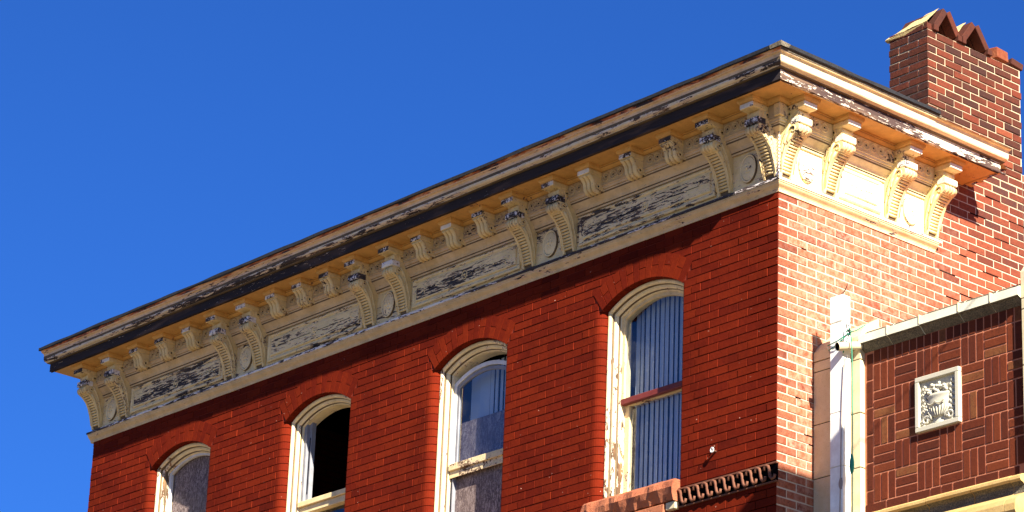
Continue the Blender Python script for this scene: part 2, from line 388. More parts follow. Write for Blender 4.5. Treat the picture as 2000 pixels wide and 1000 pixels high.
for k in range(NROW):
    z1 = -k * RC - GH; z0 = -(k + 1) * RC + GH; zm = (z0 + z1) / 2
    dz = 0
    # blocked intervals
    iv = []
    for c in WC:
        if zm < SPR and zm > ZBOT: iv.append((c - HW, c + HW, 'j'))
        elif zm >= SPR - .0:
            hx = arc_x(zm, RO - .03)
            lim = HW * RO / R0 - .02
            if hx > 0 and zm < CZ + RO: hx = min(hx, HW + (zm - SPR) * .692 + .012); iv.append((c - hx, c + hx, 'a'))
    iv.sort()
    segs = []; x = -W
    for a, b, t in iv:
        segs.append((x, a, t)); x = b
    segs.append((x, 0.0, 'e'))
    off = .108 if k % 2 else 0.0
    joints = []
    jx = 0.0 - off; joints = []
    while jx > -W - .2: joints.append(jx); jx -= .216
    for si, (a, b, t) in enumerate(segs):
        aj = si > 0 and iv[si - 1][2] == 'j'; bj = t == 'j'
        lo = a; hi = b
        if aj: bullnose(a, 1, z0, z1, a + .10 + .054 * (k % 2) - G); lo = a + .10 + .054 * (k % 2)
        if bj: bullnose(b, -1, z0, z1, b - .10 - .054 * (k % 2) + G); hi = b - .10 - .054 * (k % 2)
        js = [lo] + sorted(j + jit(.006) for j in joints if lo + .03 < j < hi - .03) + [hi]
        for q in range(len(js) - 1):
            ga = G if js[q] > -W + .01 else 0; gb = G if js[q + 1] < -.005 else 0
            fbrick(js[q] + ga + abs(jit(.001)), js[q + 1] - gb, z0 + jit(.0008), z1 + jit(.0008))
# voussoirs
for c in WC:
    th = asin(HW / R0); n = 15
    for i in range(n):
        a0 = -th + 2 * th * i / n; a1 = -th + 2 * th * (i + 1) / n
        parts = [(R0, RO)] if i % 2 == 0 else [(R0, R0 + .098), (R0 + .104, RO)]
        for ra, rb in parts:
            d = .0095 + jit(.0012); col = (.52 + jit(.18), R01(), R01()); g = .0034
            rb2 = rb - (0.004 + abs(jit(.004)) if rb == RO else 0)
            def pt(r, a, y, s):
                return (c + r * sin(a) + s * g * cos(a), y, CZ + r * cos(a) - s * g * sin(a))
            F = [pt(ra, a0, -d, 1), pt(ra, a1, -d, -1), pt(rb2, a1, -d, -1), pt(rb2, a0, -d, 1)]
            yb = .10 if ra == R0 else .0
            B = [(p[0], yb, p[2]) for p in F]
            fw.face(F, 'brick_front', col)
            for q in range(4): fw.face([B[q], B[(q + 1) % 4], F[(q + 1) % 4], F[q]], 'brick_front', col)
# mortar backing with openings
def mq(p, c=None): fw.face(p, 'mortar_front', c or (.45, .3, .5))
ZB = -NROW * RC
xs = [-W] + sum([[c - HW, c + HW] for c in sorted(WC)], []) + [0.0]
RBL, RBR = .085, .026
for i in range(0, len(xs), 2):
    a_ = xs[i] + (RBR if i else 0); b_ = xs[i + 1] - (RBL if i + 2 < len(xs) else 0)
    mq([(a_, 0, ZB), (b_, 0, ZB), (b_, 0, .1), (a_, 0, .1)])
for c in WC:
    for sg in (-1, 1):
        RB = RBL if sg < 0 else RBR; xe = c + sg * HW; xo = c + sg * (HW + RB); rr_ = RB - .005
        for za, zb_ in ((ZB, ZBOT - .01), (SPR, .1)): mq([(xe, 0, za), (xo, 0, za), (xo, 0, zb_), (xe, 0, zb_)])
        arc_ = [(xe + sg * (.005 + rr_ * (1 - sin(q_))), rr_ * (1 - cos(q_))) for q_ in [pi / 2 * k / 7 for k in range(8)]] + [(xe + sg * .005, .2)]
        for (x1_, y1_), (x2_, y2_) in zip(arc_[:-1], arc_[1:]): mq([(x1_, y1_, ZBOT - .01), (x2_, y2_, ZBOT - .01), (x2_, y2_, SPR), (x1_, y1_, SPR)])
        mq([(xe, 0, SPR), (xo, 0, SPR), (xo, .09, SPR), (xe, .09, SPR)])
NA = 24
def opening(s_, n=NA):
    """arch points left->right for an inset s_"""
    r = R0 - s_; h = HW - s_; th = asin(h / r)
    return [(r * sin(-th + 2 * th * i / n), CZ + r * cos(-th + 2 * th * i / n)) for i in range(n + 1)]
for c in WC:
    pts = opening(0)
    for i in range(NA):
        (xa, za), (xb, zb) = pts[i], pts[i + 1]
        mq([(c + xa, 0, za), (c + xb, 0, zb), (c + xb, 0, .1), (c + xa, 0, .1)])
        fw.face([(c + xa, 0, za), (c + xb, 0, zb), (c + xb, .20, zb + .012), (c + xa, .20, za + .012)], 'mortar_front')
    mq([(c - HW, 0, ZB), (c + HW, 0, ZB), (c + HW, 0, ZBOT - .01), (c - HW, 0, ZBOT - .01)])
    fw.face([(c - HW, 0, ZBOT - .01), (c + HW, 0, ZBOT - .01), (c + HW, .24, ZBOT - .01), (c - HW, .24, ZBOT - .01)], 'mortar_front')
# light mortar smears on some head joints
front_wall = fw.build('front_wall', BLD); front_wall['label'] = 'painted red brick wall with segmental arches, cornice shadow across its top'

# ---- generic side bricks (plane x = const facing +x, or plane y = const facing -y)
def brickwall(mb, mode, plane, u0, u1, k0, k1, mat, mort, tintf, gap=.0055, proud=.0035, first=0.0, hole=None, endjit=0.0, jitter=.002):
    """rows k: z from k*RC to (k+1)*RC"""
    for k in range(k0, k1):
        z0 = k * RC + gap; z1 = (k + 1) * RC - gap
        off = first + (.108 if k % 2 else 0.0)
        j = off - .216 * 3
        while j < u1:
            a = max(j, u0); b = min(j + .216, u1); j += .216
            if b - a < .02 or b < u0: continue
            if hole and hole(a, b, z0, z1): continue
            t = tintf((a + b) / 2, (z0 + z1) / 2)
            aa = a + (gap if a > u0 + 1e-4 else 0) + jit(.0015) * (a > u0 + 1e-4); bb = b - (gap if b < u1 - 1e-4 else 0) + jit(.0015) * (b < u1 - 1e-4)
            if b >= u1 - 1e-4: bb += jit(endjit)
            d = proud + jit(jitter); e = .002
            za = z0 + jit(.0015); zb = z1 + jit(.0015)
            q = [(aa, za), (bb, za), (bb, zb), (aa, zb)]; tl = [jit(.0012) for _ in q]
            def P(u, dd, z): return (plane + dd, u, z) if mode == 'x' else (u, plane - dd, z)
            F = [P(u + (e if i in (0, 3) else -e), d + tl[i], z + (e if i < 2 else -e)) for i, (u, z) in enumerate(q)]
            E = [P(u, d - .002 + tl[i], z) for i, (u, z) in enumerate(q)]
            B = [P(u, -.004, z) for u, z in q]
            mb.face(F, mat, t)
            for i in range(4):
                i2 = (i + 1) % 4
                mb.face([E[i], E[i2], F[i2], F[i]], mat, t); mb.face([B[i], B[i2], E[i2], E[i]], mat, t)

# ---- side wall
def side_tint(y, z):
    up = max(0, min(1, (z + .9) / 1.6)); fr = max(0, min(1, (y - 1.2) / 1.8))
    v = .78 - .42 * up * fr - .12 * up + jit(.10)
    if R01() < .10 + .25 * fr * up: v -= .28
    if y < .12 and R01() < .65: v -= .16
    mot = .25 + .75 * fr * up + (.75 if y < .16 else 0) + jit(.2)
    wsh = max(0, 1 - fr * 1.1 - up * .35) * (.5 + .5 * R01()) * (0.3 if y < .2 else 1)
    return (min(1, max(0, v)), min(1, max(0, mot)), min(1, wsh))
sw = MB()
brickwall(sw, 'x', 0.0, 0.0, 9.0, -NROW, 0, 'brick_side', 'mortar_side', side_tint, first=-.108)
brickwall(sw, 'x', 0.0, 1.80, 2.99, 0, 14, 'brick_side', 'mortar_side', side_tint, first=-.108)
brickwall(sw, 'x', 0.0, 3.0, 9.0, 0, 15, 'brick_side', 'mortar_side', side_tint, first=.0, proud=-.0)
sw.box(-.30, .0, .0, 9.0, ZB, .0, 'mortar_side', (.5, .6, .5)); sw.box(-.30, -.0005, .0, 2.99, .0, .98, 'mortar_side', (.5, .4, .5))
sw.box(-.30, -.0025, 3.0, 9.0, .0, 1.05, 'mortar_side', (.5, .4, .5))
# open cracked joints (missing mortar) as recessed dark slots
for (y, z, l) in [(1.9, -.14, .2), (2.15, -.28, .22), (1.98, -.35, .16), (2.45, .0, .2), (2.35, -.42, .24), (2.7, -.21, .22), (2.25, .14, .12), (2.6, .35, .2), (2.3, .49, .2), (2.05, -.56, .13), (2.55, -.63, .18), (2.9, -.35, .2), (2.8, .56, .22), (2.15, .07, .1), (.26, -.42, .06), (.35, -2.03, .12), (.2, -1.68, .06), (.3, -1.96, .09), (2.5, .70, .2)]:
    sw.box(.0, .0012, y, y + l, z - .006, z + .005, 'dark')
side_wall = sw.build('side_wall', BLD); side_wall['label'] = 'sunlit orange brick side wall with pale mortar'
# lower walls to the ground, rear and far walls, flat roof
lw = MB()
lw.box(-W, -.02, .0, .3, -OZ, ZB, 'lower_brick'); lw.box(-.30, 0, .302, 9.0, -OZ, ZB, 'lower_brick')
lw.box(-.02, 0, .0, .3, -OZ, ZB, 'lower_brick')
lw.build('lower_wall', BLD)
rw = MB(); rw.box(-W, -W + .3, .22, 9.0, -OZ, .72, 'lower_brick'); rw.box(-W + .3, -.31, 8.7, 9.0, -OZ, .72, 'lower_brick')
rw.box(-W + .3, -.31, .3, 8.7, -3.3, -3.1, 'dark')
rw.build('rear_wall', BLD)
rf = MB()
rf.face([(-W - .2, -.3, .93), (.3, -.3, .93), (.3, 1.75, .93), (-.31, 1.75, .93), (-.31, 8.99, .80), (-W - .2, 8.99, .80)], 'roofing')
rf.face([(-W + .01, .03, .72), (-.31, .03, .72), (-.31, 8.7, .70), (-W + .01, 8.7, .70)], 'dark')
roof = rf.build('roof', BLD)

# ---- cornice : profiles swept along front and side with a mitre at the corner
XL = -9.90; YR = 2.20
def sweep(mb, prof, xl, yr, ms, caps=True, nx=1, wob=0.0, smooth=False):
    """prof: (d,z) list, outward distance and height; ms = list of (front,side) material per profile edge"""
    n = len(prof)
    if isinstance(ms, tuple): ms = [ms] * (n - 1)
    fx = [xl + (0 - xl) * i / nx for i in range(nx + 1)]
    for i in range(n - 1):
        (d0, z0), (d1, z1) = prof[i], prof[i + 1]
        for j in range(nx):
            xa, xb = fx[j], fx[j + 1]
            e0 = d0 if j == nx - 1 else 0; e1 = d1 if j == nx - 1 else 0
            w = lambda x, q: wob * (mnoise.noise(Vector((x * 2.3, q * 9.7, 1.3)))) if wob else 0
            mb.face([(xa, -d0, z0 + w(xa, i)), (xb + e0, -d0, z0 + w(xb, i)), (xb + e1, -d1, z1 + w(xb, i + 1)), (xa, -d1, z1 + w(xa, i + 1))], ms[i][0], None, smooth)
        ny = max(1, nx // 4)
        for j in range(ny):
            ya = yr * j / ny; yb = yr * (j + 1) / ny
            a0 = -d0 if j == 0 else ya; a1 = -d1 if j == 0 else ya
            w = lambda y, q: wob * (mnoise.noise(Vector((y * -2.3, q * 9.7, 1.3)))) if wob else 0
            mb.face([(d0, a0, z0 + w(0 if j == 0 else ya, i)), (d0, yb, z0 + w(yb, i)), (d1, yb, z1 + w(yb, i + 1)), (d1, a1, z1 + w(0 if j == 0 else ya, i + 1))], ms[i][1], None, smooth)
    if caps:
        mb.face([(xl, -d, z) for d, z in prof], ms[0][0]); mb.face([(d, yr, z) for d, z in prof][::-1], ms[0][1])
def curve(p0, p1, kind, n=6):
    """moulding curve between two (d,z) points: 'cyma', 'convex', 'concave'"""
    out = []
    for i in range(n + 1):
        t = i / n
        if kind == 'cyma': u = t; v = (1 - cos(pi * t)) / 2; d = p0[0] + (p1[0] - p0[0]) * v; z = p0[1] + (p1[1] - p0[1]) * u
        elif kind == 'convex': d = p0[0] + (p1[0] - p0[0]) * sin(pi / 2 * t); z = p0[1] + (p1[1] - p0[1]) * (1 - cos(pi / 2 * t))
        else: d = p0[0] + (p1[0] - p0[0]) * (1 - cos(pi / 2 * t)); z = p0[1] + (p1[1] - p0[1]) * sin(pi / 2 * t)
        out.append((d, z))
    return out
CO = tag(empty('cornice', (0, 0, 0), BLD)); CO['label'] = 'peeling cream painted cornice with scroll brackets'
NX = 40
# architrave band
pb = [(-.02, -.012), (.012, -.012), (.014, .002)] + curve((.016, .004), (.052, .052), 'cyma', 6) + [(.058, .055), (.058, .068)]
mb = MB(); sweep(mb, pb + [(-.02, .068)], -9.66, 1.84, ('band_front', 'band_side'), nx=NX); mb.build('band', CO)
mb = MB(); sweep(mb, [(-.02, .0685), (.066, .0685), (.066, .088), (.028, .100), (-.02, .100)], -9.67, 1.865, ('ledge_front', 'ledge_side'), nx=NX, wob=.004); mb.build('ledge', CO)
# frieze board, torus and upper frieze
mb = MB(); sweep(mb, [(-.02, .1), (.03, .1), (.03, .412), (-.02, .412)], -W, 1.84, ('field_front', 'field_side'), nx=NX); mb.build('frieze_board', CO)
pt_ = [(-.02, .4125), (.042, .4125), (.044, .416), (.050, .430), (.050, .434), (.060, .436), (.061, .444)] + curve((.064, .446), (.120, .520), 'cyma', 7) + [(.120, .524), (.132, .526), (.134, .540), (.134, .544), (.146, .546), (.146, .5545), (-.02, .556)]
ms_ = [('groove_shade', 'groove_shade') if k in (1, 3, 4, 12, 14) else ('torus_front', 'torus_side') for k in range(len(pt_) - 1)]
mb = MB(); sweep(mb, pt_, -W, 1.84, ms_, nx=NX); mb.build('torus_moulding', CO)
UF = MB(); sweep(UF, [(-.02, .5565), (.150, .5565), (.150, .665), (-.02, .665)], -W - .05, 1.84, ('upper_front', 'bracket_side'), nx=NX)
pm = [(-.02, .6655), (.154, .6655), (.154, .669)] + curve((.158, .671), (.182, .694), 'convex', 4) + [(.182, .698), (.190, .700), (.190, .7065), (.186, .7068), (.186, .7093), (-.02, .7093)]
ms_ = [('groove_shade', 'groove_shade') if k in (1, 7, 10) else ('soffit', 'soffit') for k in range(len(pm) - 1)]
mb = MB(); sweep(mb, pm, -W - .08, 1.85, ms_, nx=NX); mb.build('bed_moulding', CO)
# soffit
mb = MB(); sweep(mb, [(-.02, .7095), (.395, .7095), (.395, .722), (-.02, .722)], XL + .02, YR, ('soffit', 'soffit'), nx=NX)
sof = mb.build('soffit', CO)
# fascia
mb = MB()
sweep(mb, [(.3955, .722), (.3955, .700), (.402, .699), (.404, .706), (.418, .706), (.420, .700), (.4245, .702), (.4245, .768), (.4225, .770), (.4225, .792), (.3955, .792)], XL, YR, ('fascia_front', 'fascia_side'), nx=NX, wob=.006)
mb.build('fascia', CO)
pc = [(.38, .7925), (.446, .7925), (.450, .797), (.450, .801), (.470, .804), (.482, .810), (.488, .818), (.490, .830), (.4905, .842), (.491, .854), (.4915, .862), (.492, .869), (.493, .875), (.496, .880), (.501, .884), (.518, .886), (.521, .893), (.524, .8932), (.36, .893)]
msf = [('groove_shade', 'groove_shade'), ('groove_shade', 'groove_shade')] + [('paint_lip_front', 'paint_crown_side')] * 5 + [('groove_shade', 'paint_crown_side')] * 2 + [('paint_crown_front', 'paint_crown_side')] * (len(pc) - 9)
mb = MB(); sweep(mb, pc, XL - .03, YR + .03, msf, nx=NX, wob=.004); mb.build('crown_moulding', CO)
# flashing + roofing edge
mb = MB(); sweep(mb, [(.30, .8935), (.526, .8935), (.531, .916), (.30, .918)], XL - .03, 1.35, ('flashing', 'coping_dirt_shade'), nx=NX, wob=.007); mb.build('flashing', CO)
mb = MB()
sweep(mb, [(.20, .912), (.530, .914), (.541, .908), (.548, .914), (.547, .942), (.50, .953), (.20, .955)], XL - .05, 1.32, ('roofing', 'roofing'), nx=NX * 2, wob=.012)
mb.build('roofing_edge', CO)
mb = MB(); mb.grid([[(.43, -.551, .910), (.553, -.553, .907), (.551, -.46, .910)], [(.42, -.550, .945), (.548, -.548, .952), (.550, -.44, .945)], [(.40, -.49, .958), (.49, -.49, .963), (.49, -.40, .958)]], 'coping_dirt_shade', None, False); mb.build('corner_patch', CO)
# mortar wash at the back end of the crown
mb = MB(); N = 14
rows = []
for i in range(N + 1):
    y = 1.30 + (YR + .60 - 1.30) * i / N; yy = min(y, YR + .02)
    w = mnoise.noise(Vector((y * 6, 1, 2))) * .012
    rows.append([(.535, yy, .889), (.50, yy, .912 + w), (.30, yy + .02, .965 + w * 1.5), (.0, y, 1.03 + w)])
mb.grid(rows, 'mortar_crumb', (.4, .6, .5), False)
mb.face([(p[0], p[1], p[2]) for p in rows[-1]] + [(0, YR + .02, .89), (.535, YR + .02, .889)], 'mortar_crumb')
mb.build('mortar_wash', CO)

# ---- brackets (built in local space: x across, -y outwards from the wall, z up from the band)
def big_bracket(name, bm_, cheek, block, bright):
    mb = MB(); w = .072
    # leg side profile front edge (d,z) from foot to scroll, ribs sit between the cheeks
    path = [(.052, .102), (.062, .16), (.074, .215), (.092, .27), (.118, .32), (.152, .365), (.190, .40), (.222, .425)]
    # cheeks (two side plates)
    poly = [(.0, .102), (.058, .102)] + [(d + .010, z) for d, z in path[1:]] + [(.242, .44), (.252, .47), (.250, .50), (.262, .505), (.262, .552), (.225, .56), (.215, .585), (.235, .612), (.250, .62), (.250, .667), (.0, .667)]
    for sgn in (-1, 1):
        a, b = (sgn * w, sgn * (w - .022))
        mb.extrude(poly, min(a, b), max(a, b), lambda u, v, q: (q, -u, v), bm_, False, cheek)
    # core
    core = [(.0, .102), (.040, .102)] + [(d - .006, z) for d, z in path[1:]] + [(.225, .44), (.235, .60), (.235, .667), (.0, .667)]
    mb.extrude(core, -w + .022, w - .022, lambda u, v, q: (q, -u, v), 'groove_shade', False)
    # ribs
    L = [0]; 
    for i in range(1, len(path)): L.append(L[-1] + sqrt((path[i][0] - path[i - 1][0]) ** 2 + (path[i][1] - path[i - 1][1]) ** 2))
    n = 14
    for k in range(n):
        t = (k + .5) / n * L[-1]
        i = max(j for j in range(len(L)) if L[j] <= t); i = min(i, len(L) - 2)
        f = (t - L[i]) / (L[i + 1] - L[i]); d = path[i][0] + (path[i + 1][0] - path[i][0]) * f; z = path[i][1] + (path[i + 1][1] - path[i][1]) * f
        if k == 0: continue
        mb.tube([(-w + .021, -d + .003, z), (w - .021, -d + .003, z)], .0118, bm_, 8)
    # scroll roll under the block
    mb.tube([(-w - .002, -.232, .462), (w + .002, -.232, .462)], .038, bm_, 14)
    for xx in (-.035, 0, .035): mb.tube([(xx - .012, -.236, .460), (xx + .012, -.236, .460)], .0405, bm_, 14)
    mb.tube([(-w - .002, -.225, .428), (w + .002, -.225, .428)], .013, bm_, 8)
    # middle block
    mb.box(-w - .004, w + .004, -.276, -.18, .500, .554, block, None, .005)
    mb.box(-w * .6, w * .6, -.2795, -.27, .512, .543, block, None, .003)
    # neck roll (smooth cove) and cap
    mb.tube([(-w + .004, -.215, .592), (w - .004, -.215, .592)], .036, bm_, 14)
    mb.box(-w - .003, w + .003, -.325, -.15, .622, .6655, bm_, None, .004)
    mb.box(-w - .001, w + .001, -.331, -.320, .626, .6655, bright, None, .003)
    # cap moulding
    pr = [(.0, .6662), (.0, .674), (.010, .680), (.014, .692), (.016, .7085)]
    x0 = w + .006; y0 = .335
    rows = [[(-x0 - o, 0, z), (-x0 - o, -y0 - o, z), (x0 + o, -y0 - o, z), (x0 + o, 0, z)] for o, z in pr]
    mb.grid(rows, 'soffit', None, False); mb.face([rows[0][0], rows[0][3], rows[0][2], rows[0][1]], 'soffit')
    # side ornament: eye rings, leaf curl and drill hole on both cheeks
    for sgn in (-1, 1):
        x = sgn * (w + .0005)
        def arc(cy, cz, r, a0, a1, rr, n=12, k=1.0, m=cheek):
            mb.tube([(x, -(cy + (r * (1 - (1 - k) * i / n)) * cos(radians(a0 + (a1 - a0) * i / n))), cz + (r * (1 - (1 - k) * i / n)) * sin(radians(a0 + (a1 - a0) * i / n))) for i in range(n + 1)], rr, m, 6)
        arc(.165, .592, .024, 0, 360, .0065); mb.tube([(x - sgn * .004, -.165, .592), (x + sgn * .005, -.165, .592)], .007, 'dark', 8)
        arc(.205, .452, .034, 150, -150, .008, 14, .45)
        mb.tube([(x - sgn * .004, -.187, .475), (x + sgn * .0035, -.187, .475)], .014, 'dark', 10)
        for (ps, r_) in (([(.19, .42), (.150, .375), (.115, .31), (.088, .23), (.070, .14)], [.012, .011, .010, .008, .004]),
                        ([(.175, .50), (.135, .45), (.10, .385), (.075, .31), (.050, .22), (.040, .13)], [.010, .013, .013, .011, .008, .004]),
                        ([(.145, .43), (.120, .40), (.112, .36), (.125, .345)], [.003, .009, .009, .004]),
                        ([(.11, .36), (.088, .335), (.080, .295), (.092, .28)], [.003, .008, .008, .003])):
            mb.tube([(x, -d, z) for d, z in ps], r_, cheek, 7)
    return mb, name
def place_brackets():
    fmb, _ = big_bracket('bracket', 'bracket', 'bracket', 'bracket_peel', 'bracket_peel')
    fx = [-.045, -.555, -2.42, -2.94, -4.63, -5.12, -6.78, -7.26, -9.04, -9.52]
    o = fmb.build('bracket', CO, local=True, loc=(fx[0], 0, OZ)); o['group'] = 'large brackets of the front cornice'
    for x in fx[1:]: dup(o, CO, (x, 0, OZ))
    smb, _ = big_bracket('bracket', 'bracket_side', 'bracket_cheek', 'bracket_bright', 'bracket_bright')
    sy = [.02, .53, 1.265, 1.755]
    q = smb.build('bracket', CO, local=True, loc=(0, sy[0], OZ)); q.rotation_euler = (0, 0, pi / 2); q['group'] = 'large brackets of the side cornice'
    for y in sy[1:]: dup(q, CO, (0, y, OZ), pi / 2)
    # small reeded modillions
    mb = MB(); w = .068
    poly = [(.0, .50), (.160, .50), (.185, .503), (.205, .515), (.215, .54), (.222, .575), (.245, .60), (.270, .622), (.275, .63), (.275, .667), (.0, .667)]
    mb.extrude(poly, -w + .004, w - .004, lambda u, v, q: (q, -u, v), 'groove_shade', False, 'bracket')
    ps = [(.155, .492), (.185, .490), (.208, .498), (.222, .518), (.226, .545), (.232, .572), (.250, .598), (.272, .616), (.288, .624)]
    for xx in (-.047, 0, .047): mb.tube([(xx, -d, z) for d, z in ps], .021, 'bracket', 10)
    
    mb.box(-w - .004, w + .004, -.300, -.15, .624, .6655, 'bracket', None, .004)
    mb.box(-w - .002, w + .002, -.305, -.297, .627, .6655, 'bracket_peel', None, .003)
    pr = [(.0, .6662), (.0, .674), (.010, .680), (.014, .692), (.016, .7085)]; x0 = w + .008; y0 = .308
    rows = [[(-x0 - o_, 0, z), (-x0 - o_, -y0 - o_, z), (x0 + o_, -y0 - o_, z), (x0 + o_, 0, z)] for o_, z in pr]
    mb.grid(rows, 'soffit', None, False); mb.face([rows[0][0], rows[0][3], rows[0][2], rows[0][1]], 'soffit')
    for sgn in (-1, 1):
        x = sgn * (w - .003)
        mb.tube([(x, -(.185 + (.036 - .002 * i) * cos(i * .55)), .532 + (.036 - .002 * i) * sin(i * .55)) for i in range(13)], .006, 'bracket', 6)
        mb.tube([(x - sgn * .004, -.185, .532), (x + sgn * .004, -.185, .532)], .008, 'dark', 8)
    mx_ = [-1.01, -1.485, -1.995, -3.365, -3.785, -4.205, -5.535, -5.945, -6.35, -7.70, -8.15, -8.585]
    o = mb.build('small_bracket', CO, local=True, loc=(mx_[0], 0, OZ)); o['group'] = 'small reeded brackets under the front soffit'
    for x in mx_[1:]: dup(o, CO, (x, 0, OZ))
    return fx, sy, mx_
FX, SY, MX = place_brackets()
# corner block under the soffit
mb = MB(); mb.box(.10, .168, -.168, -.10, .56, .665, 'bracket', None, .004)
pr = [(.0, .6662), (.010, .680), (.018, .694), (.020, .7087)]
rows = [[(.17 + o, .0, z), (.17 + o, -.17 - o, z), (0, -.17 - o, z)] for o, z in pr]; mb.grid(rows, 'soffit', None, False)
mb.box(.020, .062, -.062, -.020, .10, .54, 'bracket_bright', None, .006)
for k in range(13): mb.ball((.066, -.066, .13 + k * .03), (.010, .010, .013), 'bracket_bright', 8, 5)
mb.build('corner_block', CO)
# rings of the upper frieze
def rings(pts, mode):
    mb = UF
    for u in pts:
        m = 'upper_front' if mode == 'f' else 'bracket_side'
        for rr, tb in ((.037, .009), (.016, .006)):
            mb.tube([((u + rr * cos(a), -.151, .612 + rr * sin(a)) if mode == 'f' else (.151, u + rr * cos(a), .612 + rr * sin(a))) for a in [2 * pi * i / 16 for i in range(17)]], tb, m, 6, None, False)
        c = (u, -.151, .612) if mode == 'f' else (.151, u, .612)
        mb.ball(c, .007, 'dark', 8, 4)
allf = sorted(FX + MX); pts = []
for a, b in zip(allf[:-1], allf[1:]):
    gap = b - a - .15; n = max(1, int(gap / .085)); 
    if (a in FX) and (b in FX): n = min(n, 4)
    for i in range(n): pts.append((a + b) / 2 + (i - (n - 1) / 2) * .088)
rings(pts, 'f')
pts = []
for a, b in zip(SY[:-1], SY[1:]):
    gap = b - a - .16; n = max(1, int(gap / .09))
    for i in range(n): pts.append((a + b) / 2 + (i - (n - 1) / 2) * .088)
rings(pts, 's'); UF.build('upper_frieze', CO)
# medallions between paired brackets
def medallion(m, gm='groove_shade'):
    mb = MB(); rows = []
    pr = [(1.0, .0), (1.0, .014), (.97, .020), (.90, .024), (.87, .022), (.84, .014), (.81, .016), (.5, .024), (.2, .028), (.12, .029), (.11, .036), (.05, .041), (.0, .042)]
    for f, h in pr: rows.append([(.092 * f * cos(2 * pi * i / 32), -.03 - h, .262 + .125 * f * sin(2 * pi * i / 32)) for i in range(32)])
    mb.grid(rows[:3], gm, None, True, True); mb.grid(rows[2:6], m, None, True, True); mb.grid(rows[5:7], gm, None, True, True); mb.grid(rows[6:], m, None, True, True)
    for a in range(6): mb.ball((.030 * cos(a * pi / 3), -.057, .262 + .036 * sin(a * pi / 3)), (.012, .005, .014), m, 8, 4)
    return mb
mm = medallion('medallion'); o = mm.build('medallion', CO, local=True, loc=(-.30, 0, OZ)); o['group'] = 'medallions of the front frieze'
for x in (-2.68, -4.875, -7.02, -9.28): dup(o, CO, (x, 0, OZ))
mm = medallion('panel_side', 'bracket_cheek'); q = mm.build('medallion', CO, local=True, loc=(0, .275, OZ)); q.rotation_euler = (0, 0, pi / 2); q['group'] = 'medallions of the side frieze'
dup(q, CO, (0, 1.51, OZ), pi / 2)
# moulded panels
def panel(u0, u1, mode, m, mfield, name='frieze_panel'):
    mb = MB(); z0, z1 = .128, .398
    P = (lambda u, d, z: (u, -d, z)) if mode == 'f' else (lambda u, d, z: (d, u, z))
    def ring(ins0, ins1, d0, d1, mt):
        a = [(u0 + ins0, z0 + ins0), (u1 - ins0, z0 + ins0), (u1 - ins0, z1 - ins0), (u0 + ins0, z1 - ins0)]
        b = [(u0 + ins1, z0 + ins1), (u1 - ins1, z0 + ins1), (u1 - ins1, z1 - ins1), (u0 + ins1, z1 - ins1)]
        for i in range(4):
            j = (i + 1) % 4
            mb.face([P(*(a[i][0], d0, a[i][1])), P(a[j][0], d0, a[j][1]), P(b[j][0], d1, b[j][1]), P(b[i][0], d1, b[i][1])], mt)
    pr = [(.0, .029), (.0, .050), (.006, .056), (.016, .058), (.026, .052), (.032, .044), (.050, .042), (.052, .052), (.058, .058), (.066, .058)]
    for (i0, d0), (i1, d1) in zip(pr[:-1], pr[1:]): ring(i0, i1, d0, d1, m)
    i = .066; N = 1
    mb.face([P(u0 + i, .058, z0 + i), P(u1 - i, .058, z0 + i), P(u1 - i, .058, z1 - i), P(u0 + i, .058, z1 - i)], mfield)
    um = (u0 + u1) / 2; zm = (z0 + z1) / 2; L = (u1 - u0) / 2
    # centre rosette ring, incised line and leaf drops
    mb.tube([P(um + .032 * cos(a), .0585, zm + .040 * sin(a)) for a in [2 * pi * k / 20 for k in range(21)]], .0045, m, 6, None, False)
    mb.ball(P(um, .058, zm), (.012, .012, .012), m, 8, 5)
    e0 = .10 if L > .4 else .06
    for sg in (-1, 1):
        ue = um + sg * (L - .18 if L > .4 else L - .12)
        us = um + sg * .05
        mb.box(*( (min(us, ue), max(us, ue), -.0592, -.0572, zm - .0025, zm + .0025) if mode == 'f' else (.0572, .0592, min(us, ue), max(us, ue), zm - .0025, zm + .0025)), 'dark')
        for (du, dz_, ru, rz) in ((.03, 0, .022, .009), (.0, .024, .010, .014), (.0, -.024, .010, .014), (-.16 if L > .4 else -.05, .0, .012, .008)):
            c = P(ue + sg * du, .0585, zm + dz_)
            mb.ball(c, (ru, .004, rz) if mode == 'f' else (.004, ru, rz), 'field_front' if mode == 'f' else m, 8, 5)
    o = mb.build(name, CO); return o
for (a, b) in ((-2.30, -.67), (-4.52, -3.06), (-6.67, -5.23), (-8.93, -7.37)): panel(a, b, 'f', 'field_front', 'panel_front')['group'] = 'long moulded panels of the front frieze'
panel(.655, 1.145, 's', 'field_side', 'panel_side')
# ragged end of the side soffit and broken bracket scroll
mb = MB()
for k in range(10):
    y = YR - .03 + R01() * .05; x = .03 + k * .038
    mb.box(x, x + .034, YR - .01, YR + .02 + R01() * .07 - k * .004, .7095, .722 - .003, 'soffit')
mb.box(.41, .424, YR, YR + .07, .702, .716, 'fascia_side')
mb.build('broken_boards', CO)

